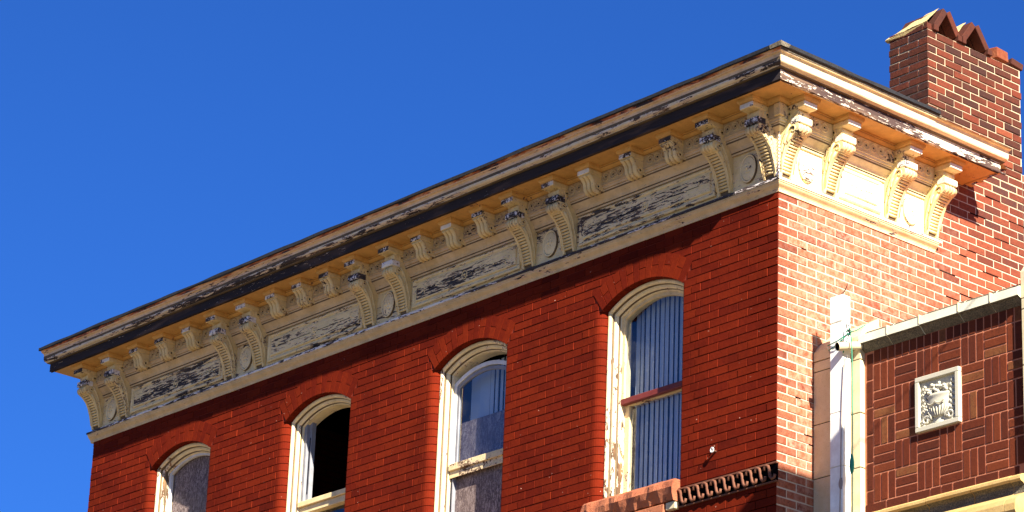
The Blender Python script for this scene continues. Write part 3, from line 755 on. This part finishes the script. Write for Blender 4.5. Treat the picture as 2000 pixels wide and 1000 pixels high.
# ---- chimney
CH = empty('chimney', (0, 0, 0), BLD); CH['label'] = 'brick chimney with gabled vents on top'
Y0, Y1, X0c, ZT = 1.79, 2.99, -.43, 2.03
def ch_tint(u, z):
    v = .40 + jit(.16)
    if R01() < .30: v -= .26
    if R01() < .06: v += .35
    return (min(1, max(0, v)), R01(), 0.0)
mb = MB(); mb.box(X0c, 0, Y0, Y1, .70, ZT, 'mortar_chimney', (.6, .4, .5))
brickwall(mb, 'x', 0.0, Y0 - .006, Y1, 14, 29, 'brick_chimney', 'mortar_side', ch_tint, gap=.0065, proud=.008, first=Y0 - .108, endjit=.006, jitter=.003)
def ch_tint2(u, z):
    v = .26 + jit(.10)
    if R01() < .3: v -= .2
    return (min(1, max(0, v)), R01(), 0.0)
brickwall(mb, 'y', Y0, X0c - .004, .006, 10, 29, 'brick_chimney', 'mortar_side', ch_tint2, gap=.0065, proud=.008, first=.006 - .216, endjit=0, jitter=.003)
mb.build('stack', CH)
# vents: leaning bricks
def obox(mb, ctr, size, rotx, m, c=None, roty=0, rotz=0, bev=.004):
    t = MB(); t.mats = mb.mats
    sx, sy, sz = size; t.box(-sx / 2, sx / 2, -sy / 2, sy / 2, -sz / 2, sz / 2, m, c, bev)
    Rm = Matrix.Rotation(rotz, 3, 'Z') @ Matrix.Rotation(roty, 3, 'Y') @ Matrix.Rotation(rotx, 3, 'X')
    base = len(mb.v); mb.v += [tuple(Rm @ Vector(p) + Vector(ctr)) for p in t.v]
    mb.f += [tuple(i + base for i in f) for f in t.f]; mb.mi += t.mi; mb.c += t.c; mb.sm += t.sm
def vent(yc, half, name, ts):
    mb = MB(); H = .205; a = atan2(H, half)
    for sg in (-1, 1):
        for i in range(4):                       # rows of bricks going back
            x = -.04 - i * .112
            obox(mb, (x, yc + sg * (half * .5 + .012), ZT + .055 + H * .45), (.105, .225, .06), -sg * a, 'brick_chimney', (ts[sg > 0], .6, 0))
        obox(mb, (-.02, yc + sg * (half + .02), ZT + .03), (.10, .06, .055), 0, 'brick_chimney', (.2, .5, 0))
    return mb
v1 = vent(2.03, .135, 'vent', (.10, .30)); v1.extrude([(1.90, ZT), (2.16, ZT), (2.03, 2.235)], -.40, -.13, lambda u, v, q: (q, u, v), 'dark'); v1.build('vent', CH)  # black wedges paint the inner shade of both vents
v2 = vent(2.40, .15, 'vent', (.22, .20)); v2.extrude([(2.26, ZT), (2.54, ZT), (2.40, 2.235)], -.40, -.13, lambda u, v, q: (q, u, v), 'dark'); v2.build('vent', CH)
# mortar slopes behind
def slope(pts_lo, pts_hi, n=8):
    mb = MB(); rows = []
    for i in range(n + 1):
        t = i / n; row = []
        for j in range(9):
            u = j / 8; p = Vector(pts_lo[0]).lerp(Vector(pts_lo[1]), u).lerp(Vector(pts_hi[0]).lerp(Vector(pts_hi[1]), u), t)
            p.z += mnoise.noise(p * 14) * .012; row.append(p)
        rows.append(row)
    mb.grid(rows, 'mortar_crumb', (.9, .35, .5), False); return mb
m1 = slope([(-.47, 1.772, 2.062), (.0, 1.785, 2.105)], [(-.30, 2.02, 2.30), (-.06, 2.015, 2.325)])
m1.grid([[(-.47, 1.772, 2.055), (.0, 1.785, 2.098)], [(-.46, 1.80, 2.04), (.0, 1.80, 2.04)]], 'mortar_crumb', None, False)
m1.face([(-.47, 1.772, 2.06), (-.30, 2.02, 2.30), (-.32, 2.2, 2.05), (-.47, 2.2, 2.03)], 'mortar_crumb')
m1.build('mortar_cap', CH)
m2 = slope([(-.40, 2.12, 2.10), (-.05, 2.195, 2.115)], [(-.34, 2.38, 2.30), (-.08, 2.385, 2.32)]); m2.build('mortar_cap', CH)
mb = MB()
brickwall(mb, 'y', Y0, X0c + .0, .004, 29, 30, 'brick_chimney', 'mortar_side', ch_tint2, gap=.0065, proud=.006, first=-.15)
mb.box(X0c, -.003, Y0 + .002, Y0 + .10, ZT, ZT + .062, 'brick_chimney', (.3, .4, 0))
mb.build('top_course', CH)
mb = MB(); obox(mb, (-.05, 2.76, ZT + .085), (.10, .215, .095), radians(8), 'brick_chimney', (.78, .15, 0), rotz=.25)
mb.build('loose_brick', CH); mb = MB(); obox(mb, (-.05, 2.965, ZT + .055), (.11, .14, .062), radians(-12), 'brick_chimney', (.12, .3, 0), rotz=-.1)
mb.build('loose_brick', CH); mb = MB(); obox(mb, (-.20, 2.85, ZT + .03), (.2, .25, .05), 0, 'mortar_side')
mb.build('mortar_bed', CH)

# ---- string course of S-scroll terracotta between window and corner
mb = MB(); zt, zb = -2.268, -2.405
mb.box(-1.05, .012, -.012, .005, zb, zt, 'dark'); mb.box(-1.06, .020, -.030, .004, zt, zt + .012, 'strip'); mb.box(-1.06, .018, -.026, .004, zb - .010, zb, 'strip')  # black backing paints the shade between the scrolls
for i in range(11):
    x = -1.02 + i * .097; ps = []
    for k in range(13):
        t = k / 12; ang = pi * t
        ps.append((x + .030 * cos(pi * (1 - t)) + .024 * sin(2 * pi * t) * .6 + .045 * (t - .5), -.030 - .012 * sin(pi * t), zt - .006 - .122 * t))
    # S: top curl, stem, bottom curl
    S = [(x - .050, zt - .042), (x - .046, zt - .018), (x - .026, zt - .008), (x - .006, zt - .018), (x + .003, zt - .045), (x + .008, zt - .075), (x + .016, zt - .105), (x + .034, zt - .124), (x + .056, zt - .118), (x + .064, zt - .092)]
    mb.tube([(a, -.034, b) for a, b in S], .0125, 'strip', 7)
SC = mb.build('string_course', BLD); SC['label'] = 'brown scrolled terracotta string course'
# anchor bolt
mb = MB(); mb.tube([(-.660, .0, -2.030), (-.662, -.045, -2.026)], .010, 'iron', 8)
mb.tube([(-.662 + .015 * cos(a), -.046, -2.026 + .019 * sin(a)) for a in [2 * pi * i / 14 for i in range(15)]], .0065, 'washer', 6, None, False)
mb.tube([(-.662, -.03, -2.00), (-.660, -.02, -1.985)], .006, 'iron', 6)
mb.build('anchor_bolt', BLD)

# ---- windows
def frame_sweep(mb, prof, c, zbot, m, n=NA):
    """profile (s,y) swept round jambs and arch"""
    loops = []
    for s_, y in prof:
        a = opening(s_, n)
        loops.append([(c - (HW - s_), y, zbot)] + [(c + x, y, z) for x, z in a] + [(c + HW - s_, y, zbot)])
    for i in range(len(loops) - 1): mb.grid(loops[i:i + 2], (m[i] if isinstance(m, list) else m), None, False)
def arch_area(mb, c, s_, y, z0, z1, m, n=16):
    """flat sheet filling the opening inset s_ between heights"""
    h = HW - s_; a = opening(s_, n); spr = a[0][1]
    if z1 is None:
        mb.face([(c - h, y, z0), (c + h, y, z0), (c + h, y, spr), (c - h, y, spr)], m)
        for i in range(n):
            (xa, za), (xb, zb) = a[i], a[i + 1]
            mb.face([(c + xa, y, spr), (c + xb, y, spr), (c + xb, y, zb), (c + xa, y, za)], m)
    else: mb.face([(c - h, y, z0), (c + h, y, z0), (c + h, y, z1), (c - h, y, z1)], m)
def sash(mb, c, s_, w, y0, y1, z0, z1, m, arch, rail_b, rail_m=None, n=16):
    """sash frame: stiles, bottom rail, arched or straight head"""
    h = HW - s_
    if arch:
        o = opening(s_, n); i_ = opening(s_ + w, n)
        O = [(c - h, z0)] + [(c + x, z + arch_drop) for x, z in o] + [(c + h, z0)]
        I = [(c - h + w, z0)] + [(c + x, z + arch_drop) for x, z in i_] + [(c + h - w, z0)]
        for i in range(len(O) - 1):
            a, b, p, q = O[i], O[i + 1], I[i + 1], I[i]
            mb.face([(a[0], y0, a[1]), (b[0], y0, b[1]), (p[0], y0, p[1]), (q[0], y0, q[1])], m)
            mb.face([(q[0], y0, q[1]), (p[0], y0, p[1]), (p[0], y1, p[1]), (q[0], y1, q[1])], m)
            mb.face([(a[0], y0, a[1]), (b[0], y0, b[1]), (b[0], y1, b[1]), (a[0], y1, a[1])], m)
    else:
        mb.box(c - h, c - h + w, y0, y1, z0, z1, m); mb.box(c + h - w, c + h, y0, y1, z0, z1, m)
        mb.box(c - h + w, c + h - w, y0, y1, z1 - .035, z1, m)
    mb.box(c - h + (w if not arch else 0), c + h - (w if not arch else 0), y0 - .003, y1, z0, z0 + rail_b, rail_m or m, None, .003)
arch_drop = 0.0
FP = [(.0, .105), (.0, .066), (.010, .058), (.022, .060), (.030, .068), (.034, .080), (.038, .080), (.039, .100), (.054, .104), (.062, .118), (.066, .124), (.069, .124), (.070, .142), (.079, .146), (.080, .26)]
FM = ['frame'] * 5 + ['groove_shade', 'groove_shade'] + ['frame'] * 3 + ['groove_shade', 'groove_shade', 'frame', 'frame']
def window(i, c, desc):
    wroot = empty('window', (0, 0, 0), BLD); wroot['label'] = desc
    f = MB(); frame_sweep(f, FP, c, ZBOT - .005, FM); f.box(c - HW + .075, c + HW - .075, .10, .26, ZBOT - .01, ZBOT + .035, 'frame')
    f.build('frame', wroot)
    return wroot
sillmb = None
def sill(wroot, c, x0, x1):
    mb = MB(); nx_, nz_ = 26, 6
    z0, z1 = ZBOT - .19, ZBOT - .012
    rows = []
    prof = [(.0, z0), (-.055, z0 + .004), (-.085, z0 + .05), (-.092, z0 + .10), (-.085, z0 + .15), (-.060, z1 - .004), (.06, z1)]
    for d, z in prof:
        row = []
        for k in range(nx_ + 1):
            x = x0 + (x1 - x0) * k / nx_
            p = Vector((x, d, z)); nn = mnoise.noise(Vector((x * 9, z * 14, d * 5 + c))) ; n2 = mnoise.noise(Vector((x * 25, z * 30, 3)))
            row.append((x + n2 * .004, d + (nn * .030 + n2 * .010) * (1 if d < -.02 else .1), z + (n2 * .010 + nn * .012)))
        rows.append(row)
    mb.grid(rows, 'sandstone', None, False)
    for k in (0, -1): mb.face([r[k] for r in rows] + [(rows[0][k][0], .06, z0)], 'sandstone')
    mb.box(x0 + .05, x1 - .13, -.062, .0, z0 - .16, z0 - .012, 'sandstone', None, .006)
    mb.box(x1 - .12, x1 - .01, -.05, .0, z0 - .07, z0 - .006, 'terracotta', None, .006)
    mb.build('sill', wroot)
# window 1 : nearest the corner, vertical blinds in both sashes
def slats(wroot, c, y, z0, z1, xs_, w, rot, name='blind', top_arch=True):
    mb = MB()
    for x in xs_:
        a = rot + jit(.12); dx = w / 2 * cos(a); dy = w / 2 * sin(a); xx = x + jit(.004); pr_ = []
        for q in range(5):
            t = q / 4 * 2 - 1; pr_.append((xx + dx * t - sin(a) * .006 * (1 - t * t), y + dy * t + cos(a) * .006 * (1 - t * t)))
        zt_ = z1
        mb.grid([[(p[0], p[1], z0) for p in pr_], [(p[0], p[1], zt_) for p in pr_]], 'slat', None, True)
    mb.build(name, wroot)
w = window(0, WC[0], 'arched window nearest the corner with vertical blinds behind both sashes')
m = MB(); sash(m, WC[0], .079, .032, .158, .198, -1.315, 0, 'sash_cream', True, .05, 'sash_red'); u = m.build('upper_sash', w)
m = MB(); arch_area(m, WC[0], .105, .180, -1.27, None, 'glass'); m.build('pane', w)
m = MB(); sash(m, WC[0], .079, .055, .205, .245, ZBOT + .03, -1.285, 'sash_cream', False, .03, 'vinyl_grey'); m.build('lower_sash', w)
m = MB(); arch_area(m, WC[0], .13, .225, ZBOT + .055, -1.31, 'glass'); m.build('pane', w)
slats(w, WC[0], .30, -1.30, -.40, [WC[0] - .36 + k * .0575 for k in range(14)], .047, -.12)
slats(w, WC[0], .31, -2.10, -1.24, [WC[0] - .36 + k * .0575 for k in range(14)], .047, -.12)
sill(w, WC[0], -2.13, -1.055)
# window 2 : dropped upper sash, blinds, boarded below
w = window(1, WC[1], 'arched window second from the corner with a dropped white sash, blinds and chipboard below')
arch_drop = -.078
m = MB(); sash(m, WC[1], .079, .036, .165, .20, -1.43, 0, 'vinyl', True, .055, 'sash_cream'); m.build('upper_sash', w)
arch_drop = -.088
m = MB(); sash(m, WC[1], .116, .030, .172, .196, -1.39, 0, 'vinyl_grey', True, .02, 'vinyl_grey'); m.build('inner_sash', w)
arch_drop = 0
m = MB(); h = HW - .118; n = 16; a = opening(.118, n); spr = a[0][1] - .08
m.face([(WC[1] - h, .185, -1.38), (WC[1] + h, .185, -1.38), (WC[1] + h, .185, spr), (WC[1] - h, .185, spr)], 'glass')
for i in range(n):
    (xa, za), (xb, zb) = a[i], a[i + 1]
    m.face([(WC[1] + xa, .185, spr), (WC[1] + xb, .185, spr), (WC[1] + xb, .185, zb - .08), (WC[1] + xa, .185, za - .08)], 'glass')
m.build('pane', w)
slats(w, WC[1], .30, -1.10, -.45, [WC[1] - .26, WC[1] - .14], .12, .0)
slats(w, WC[1], .305, -1.10, -.45, [WC[1] - .05 + k * .062 for k in range(7)], .050, -.1)
m = MB(); m.box(WC[1] - .42, WC[1] + .42, .215, .23, -1.42, -.988, 'osb'); m.build('chipboard', w)
m = MB(); m.box(WC[1] - .395, WC[1] + .40, .150, .158, -1.50, -1.435, 'sash_cream', None, .002)
m.box(WC[1] - .395, WC[1] + .395, .132, .16, -1.436, -1.375, 'sash_cream', None, .004); m.build('meeting_rail', w)
m = MB(); m.box(WC[1] - .36, WC[1] + .39, .20, .212, ZBOT + .02, -1.47, 'osb'); m.build('chipboard', w)
m = MB()
for k, mt in enumerate(('vinyl_grey', 'dark', 'vinyl_grey')): m.box(WC[1] - .40 + .013 * k, WC[1] - .390 + .013 * k, .165, .21, ZBOT + .02, -1.47, mt)
m.build('sash_channel', w)
sill(w, WC[1], WC[1] - .56, WC[1] + .50)
# window 3 : open, dark inside
w = window(2, WC[2], 'arched window third from the corner, upper half open and dark inside')
m = MB(); m.box(WC[2] - .40, WC[2] - .362, .16, .20, -1.30, SPR + .0, 'vinyl_grey'); m.box(WC[2] - .362, WC[2] - .325, .19, .235, -1.30, SPR + .02, 'vinyl_grey')
m.box(WC[2] - .345, WC[2] - .338, .185, .19, -1.2, SPR - .15, 'dark'); m.build('sash_channel', w)
m = MB(); m.box(WC[2] - .40, WC[2] + .40, .130, .20, -1.335, -1.285, 'sash_cream', None, .004); m.box(WC[2] - .40, WC[2] + .40, .152, .22, -1.40, -1.337, 'sash_cream', None, .004); m.build('meeting_rail', w)
m = MB(); sash(m, WC[2], .079, .045, .205, .24, ZBOT + .03, -1.36, 'sash_cream', False, .04); m.build('lower_sash', w)
m = MB(); arch_area(m, WC[2], .12, .222, ZBOT + .05, -1.37, 'glass'); m.build('pane', w)
sill(w, WC[2], WC[2] - .56, WC[2] + .50)
# window 4 : boarded
w = window(3, WC[3], 'arched window farthest from the corner, boarded up with chipboard')
m = MB(); sash(m, WC[3], .079, .022, .16, .19, -1.30, 0, 'vinyl', True, .05, 'sash_cream'); m.build('upper_sash', w)
m = MB(); arch_area(m, WC[3], .095, .205, ZBOT + .02, None, 'osb'); m.build('chipboard', w)
sill(w, WC[3], WC[3] - .56, WC[3] + .50)

# ================================================================== THE NEIGHBOUR
NB = tag(empty('shop_building'), 'lower building with dark basket-weave brick parapet, urn relief and cream coping', 'building')
NY = .45
mb = MB(); mb.box(.012, 7.0, NY + .0005, 8.5, -OZ, -1.36, 'tile_mortar', (.5, .3, .5)); 
# basket weave
x0c = 1.036; z0c = -1.71; U = .2215
def nbrick(a, b, z0, z1, t=None):
    g = .0062; c = (t if t is not None else .45 + jit(.28), R01(), 0)
    if R01() < .06: c = (.95, .8, 0)
    d = .004 + jit(.0012)
    mb.box(a + g, b - g, NY - d, NY + .012, z0 + g, z1 - g, 'tile_brick', c, .0022)
for r in range(-0, 4 + 1):
    zt_ = z0c + U - r * U; zb_ = zt_ - U
    if r == 4: pass
    for col in range(-2, 5):
        xa = x0c + col * U; xb = xa + U
        if r in (1, 2) and col in (0, 1): continue
        if (r + col) % 2 == 0:      # vertical trio
            for k in range(3): nbrick(xa + k * U / 3, xa + (k + 1) * U / 3, zb_, zt_)
        else:
            for k in range(3): nbrick(xa, xb, zb_ + k * U / 3, zb_ + (k + 1) * U / 3)
for k in range(21): nbrick(x0c - 2 * U + k * U / 3, x0c - 2 * U + (k + 1) * U / 3, z0c + U, z0c + U + .12)
for k in range(7):
    nbrick(x0c - 2 * U - .074, x0c - 2 * U, z0c + U + .10 - (k + 1) * U, z0c + U + .10 - k * U, .25)
    nbrick(x0c + 5 * U, x0c + 5 * U + .080, z0c + U + .10 - (k + 1) * U, z0c + U + .10 - k * U, .15)
zl = z0c - 4 * U
for (a, b) in ((.50, .72), (.72, .94), (.94, 1.16), (1.16, 1.27), (1.27, 1.38), (1.38, 1.60), (1.60, 1.82), (1.82, 2.02)): nbrick(a, b, zl - .078, zl, .25)
mb.build('brick_panel', NB)
# coping
mb = MB()
def xsweep(prof, x0, x1, m, mats=None, joints=()):
    xs_ = [x0] + list(joints) + [x1]
    for i in range(len(xs_) - 1):
        a = xs_[i] + (.003 if i else 0); b = xs_[i + 1] - (.003 if i < len(xs_) - 2 else 0); dz_ = jit(.003)
        for k in range(len(prof) - 1):
            (d0, z0), (d1, z1) = prof[k], prof[k + 1]
            mb.face([(a, d0, z0 + dz_), (b, d0, z0 + dz_), (b, d1, z1 + dz_), (a, d1, z1 + dz_)], (mats[k] if mats else m))
        mb.face([(a, d, z + dz_) for d, z in prof], m); mb.face([(b, d, z + dz_) for d, z in prof][::-1], m)
cp = [(.47, -1.375), (.445, -1.372), (.418, -1.350), (.392, -1.326), (.378, -1.322), (.370, -1.316), (.370, -1.252), (.385, -1.244), (.430, -1.232), (.45, -1.225), (.452, -1.205), (.475, -1.188), (.50, -1.186), (.53, -1.20), (.53, -1.375)]
cm = ['coping_dirt_shade'] * 5 + ['coping_lit'] * 4 + ['coping_dirt_shade'] * 3 + ['coping_dirt_shade'] * 5
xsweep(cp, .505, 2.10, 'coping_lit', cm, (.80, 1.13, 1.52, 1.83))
for x in (.80, 1.13, 1.52, 1.83): mb.box(x - .007, x + .007, .366, .44, -1.31, -1.235, 'terracotta', None, .003)
mb.build('coping', NB)
# pilasters
def pilaster(x0, x1, name, top=-1.165, step_=.47):
    mb_ = MB(); z = -1.34; zz = [-1.34]
    ybk = NY + .02; yf = .40
    # cap with a sloping top
    prof = [(yf, -1.34), (yf, top - .07), (yf + .05, top), (NY + .16, top + .10), (NY + .2, -1.34)]
    A = [(x0, y, z_ - (.035 if i in (1, 2) else 0)) for i, (y, z_) in enumerate(prof)]; B = [(x1, y, z_ + (.02 if i in (2, 3) else 0)) for i, (y, z_) in enumerate(prof)]
    for i in range(len(prof)):
        j = (i + 1) % len(prof); mb_.face([A[i], A[j], B[j], B[i]], 'terracotta')
    mb_.face(A[::-1], 'terracotta'); mb_.face(B, 'terracotta')
    zt_ = -1.345
    zs_ = [-1.345, -1.43 , -1.865, -2.305, -2.745, -3.2, -OZ]
    for a, b in zip(zs_[:-1], zs_[1:]): mb_.box(x0, x1, yf + (.0 if b > -9 else .0), ybk, b + .003, a - .003, 'terracotta', None, .004)
    mb_.box(x0 + .004, x1 - .004, yf + .006, ybk, -OZ, -1.35, 'dark')
    return mb_.build(name, NB)
pilaster(.005, .500, 'pilaster')
p2_ = pilaster(2.105, 2.60, 'pilaster', top=-1.03)
# relief plaque with an urn
RP = MB(); xa, xb, zb_, zt_ = 1.036, 1.479, -2.153, -1.71; yf = NY - .034
def rbox(*a): RP.box(*a, 'relief', None, .004)
bw = .042
rbox(xa + .004, xb - .004, yf, NY + .03, zt_ - bw, zt_ - .004); rbox(xa + .004, xb - .004, yf, NY + .03, zb_ + .004, zb_ + bw)
rbox(xa + .004, xa + bw, yf, NY + .03, zb_ + bw, zt_ - bw); rbox(xb - bw, xb - .004, yf, NY + .03, zb_ + bw, zt_ - bw)
RP.box(xa + bw, xb - bw, NY - .004, NY + .002, zb_ + bw, zt_ - bw, 'relief')
xc = (xa + xb) / 2; yb = NY - .002
# urn body: half lathe
pu = [(.050, -2.108), (.052, -2.095), (.030, -2.085), (.022, -2.070), (.030, -2.060), (.060, -2.045), (.088, -2.010), (.104, -1.970), (.110, -1.930), (.104, -1.905), (.118, -1.896), (.118, -1.882), (.100, -1.874), (.0, -1.874)]
RP.grid([[(xc + r * cos(a), yb - r * .34 * sin(a), z) for a in [pi * k / 18 for k in range(19)]] for r, z in pu], 'relief')
for k in range(9):
    a = pi * (k + 1) / 10
    RP.tube([(xc + r * cos(a), yb - r * .34 * sin(a) - .002, z) for r, z in ((.032, -2.057), (.062, -2.043), (.090, -2.008), (.100, -1.975))], [.004, .006, .006, .003], 'relief', 6)
RP.tube([(xc - .085 + .17 * t, yb - .040 - .004 * sin(pi * t), -1.945 + .020 * abs(sin(2 * pi * t + .2)) * (-1)) for t in [k / 16 for k in range(17)]], .005, 'relief', 6)
# flowers
rs = random.Random(3)
for k in range(34):
    a = rs.random() * pi; r = sqrt(rs.random()); fx_ = xc + .095 * r * cos(a); fz = -1.868 + .075 * r * sin(a)
    RP.ball((fx_, yb - .016 - rs.random() * .012, fz), (.013 + rs.random() * .006, .013, .012 + rs.random() * .005), 'relief', 7, 5)
# side foliage and volutes
for sg in (-1, 1):
    for k in range(16):
        t = k / 15; x = xc + sg * (.135 + .018 * sin(k * 2.1)); z = -1.80 - .22 * t
        RP.ball((x, yb - .008, z), (.020, .010, .014), 'relief', 7, 5, rot=Matrix.Rotation(sg * (.8 if k % 2 else -.6), 3, 'Y'))
    sp = [(xc + sg * (.118 - (.050 - .0028 * i) * cos(i * .5)), yb - .013, -2.070 + (.040 - .0022 * i) * sin(i * .5)) for i in range(15)]
    RP.tube([(xc + sg * .115, yb - .012, -1.985), (xc + sg * .095, yb - .014, -2.01), (xc + sg * .070, yb - .015, -2.045)] + sp, .010, 'relief', 8)
    for k in range(7):
        a = k * .7 - 1.2; RP.ball((xc + sg * (.125 + .038 * cos(a)), yb - .010, -2.075 + .030 * sin(a)), (.016, .012, .012), 'relief', 7, 5)
RP.build('relief_plaque', NB)['label'] = 'cream terracotta plaque with a carved urn of flowers'
# ledge / sill under the panel
mb = MB(); zl2 = zl - .086
lp = [(.47, zl2), (.43, zl2), (.375, zl2 - .012), (.350, zl2 - .03), (.348, zl2 - .052), (.362, zl2 - .068), (.385, zl2 - .075), (.400, zl2 - .09), (.402, zl2 - .12), (.395, zl2 - .150)]
lp += [(.375, zl2 - .165), (.335, zl2 - .18), (.30, zl2 - .21), (.285, zl2 - .25), (.285, zl2 - .30), (.30, zl2 - .33), (.47, zl2 - .34)]
lm = ['ledge_gold'] * 5 + ['coping_dirt_shade'] * 4 + ['ledge_gold'] * 8  # cove coloured dark to paint the shade between the two rolls
xsweep(lp, .505, 2.10, 'ledge_gold', lm, (.74, 1.19, 1.63, 2.0)); 
lp2 = [(d - .06, z) for d, z in lp]
mb.build('ledge', NB)
mb = MB(); mb.box(.505, 6.9, .40, .46, -OZ, zl2 - .345, 'terracotta'); mb.box(2.605, 7.0, .44, .4605, -3.0, -1.36, 'tile_brick'); mb.build('shop_front', NB)

# unseen board and arm added to shade the lower corner of the brick building
mb = MB(); mb.box(4.46, 4.54, -3.4, -1.12, -.2, .93, 'coping_dirt_shade', None, .01)
mb.tube([(4.5, -1.125, .80), (4.5, .45, .72)], .006, 'iron', 6); mb.box(4.42, 4.58, .44, 1.2, -1.4, .75, 'terracotta')
mb.build('added_shadow_board', NB)
# white metal post in front of the pilaster, and an unseen added one
def post(x0, top, rootname, label):
    mb_ = MB(); x1 = x0 + .134
    mb_.box(x0, x1, .285, .375, -1.122, top, 'white_metal', None, .004)
    zs_ = [-1.13, -1.865, -2.300, -2.745, -3.3, -OZ]
    for a, b in zip(zs_[:-1], zs_[1:]): mb_.box(x0 + .003, x1 + .004, .283, .372, b + .0015, a - .0015, 'white_metal', None, .004)
    mb_.box(x0 + .03, x1 - .03, .372, .402, -1.6, -1.56, 'white_metal'); mb_.box(x0 + .03, x1 - .03, .372, .402, -2.6, -2.56, 'white_metal')
    return mb_
pm_ = post(.287, -.905, '', '')
pst = tag(pm_.build('metal_post'), 'white rectangular metal post standing in front of the cream pilaster beside the orange brick wall', 'post')
m = MB(); m.box(.395, .420, .2785, .2835, -2.49, -2.40, 'cable', None, .002); m.ball((.405, .281, -2.445), (.022, .003, .045), 'cable', 8, 5); o = m.build('strap', pst)
m = MB(); rows = []
pth = [Vector((.50, .40, -1.325)), Vector((.475, .30, -1.345)), Vector((.445, .20, -1.370))]
m.tube(pth, .034, 'terracotta', 14, None, False); m.tube([pth[2] + (pth[0] - pth[2]) * .02, pth[1]], .030, 'dark', 14)
tag(m.build('pipe_stub', NB))
pm2 = post(2.62, -.95, '', ''); pm2.build('shadow_post', NB)  # unseen twin post, added to cast shadow on the right pilaster
# cords
m = MB()
kn = Vector((.515, .265, -1.255))
m.tube([kn, kn + Vector((.02, 0, -.05)), Vector((.543, .262, -1.5)), Vector((.545, .262, -2.0)), Vector((.543, .262, -2.30)), Vector((.541, .262, -2.75)), Vector((.54, .262, -3.4))], .0042, 'green', 7)
m.ball((.542, .258, -2.33), (.021, .016, .075), 'green', 10, 8); m.ball((.542, .258, -2.27), (.012, .012, .03), 'green', 8, 6)
for k in range(9):
    a = k * 1.3; m.tube([kn + Vector((.022 * cos(a), -.006, .022 * sin(a))), kn + Vector((.03 * cos(a + 1.2), -.012, .03 * sin(a + 1.2))), kn + Vector((.018 * cos(a + 2.4), -.004, .02 * sin(a + 2.4)))], .004, 'cord_dark' if k % 2 else 'green', 6)
for tgt in (Vector((.285, .275, -1.345)), Vector((.27, .28, -1.30)), Vector((.44, .272, -1.40)), Vector((.62, .33, -1.20))):
    mid = (kn + tgt) / 2 + Vector((0, -.01, -.015)); m.tube([kn, mid, tgt], .0042, 'green', 6)
m.tube([kn, Vector((.50, .27, -1.19)), Vector((.47, .272, -1.17)), Vector((.485, .27, -1.225)), kn], .0055, 'cord_dark', 6)
tag(m.build('cord'), 'green cord knotted round the white post and hanging down with a small green weight', 'cord')
m = MB(); m.tube([Vector((.27, .28, -1.31)), Vector((.245, .385, -1.44)), Vector((.235, .392, -1.56)), Vector((.250, .392, -1.62)), Vector((.235, .392, -1.75)), Vector((.262, .392, -1.95)), Vector((.265, .392, -2.1))], .0035, 'cable', 6)
tag(m.build('wire'), 'thin grey wire dangling on the shaded side of the pilaster left of the white post', 'wire')
m = MB(); m.tube([Vector((.455, .30, -1.42)), Vector((.440, .278, -1.50)), Vector((.425, .2775, -1.75)), Vector((.412, .2775, -2.05)), Vector((.406, .2775, -2.40)), Vector((.395, .2775, -2.8)), Vector((.39, .2775, -3.4))], .0038, 'cable', 6)
tag(m.build('cable'), 'brown cable running down the face of the white metal post to a small strap', 'cable')
for pts_ in ([(.35, .33, -.895), (.42, .31, -.875), (.455, .30, -.845), (.46, .30, -.825)], [(.30, .33, -.91), (.30, .33, -.875)]):
    m = MB(); m.tube(pts_, .005, 'iron', 6); m.build('hook', pst)
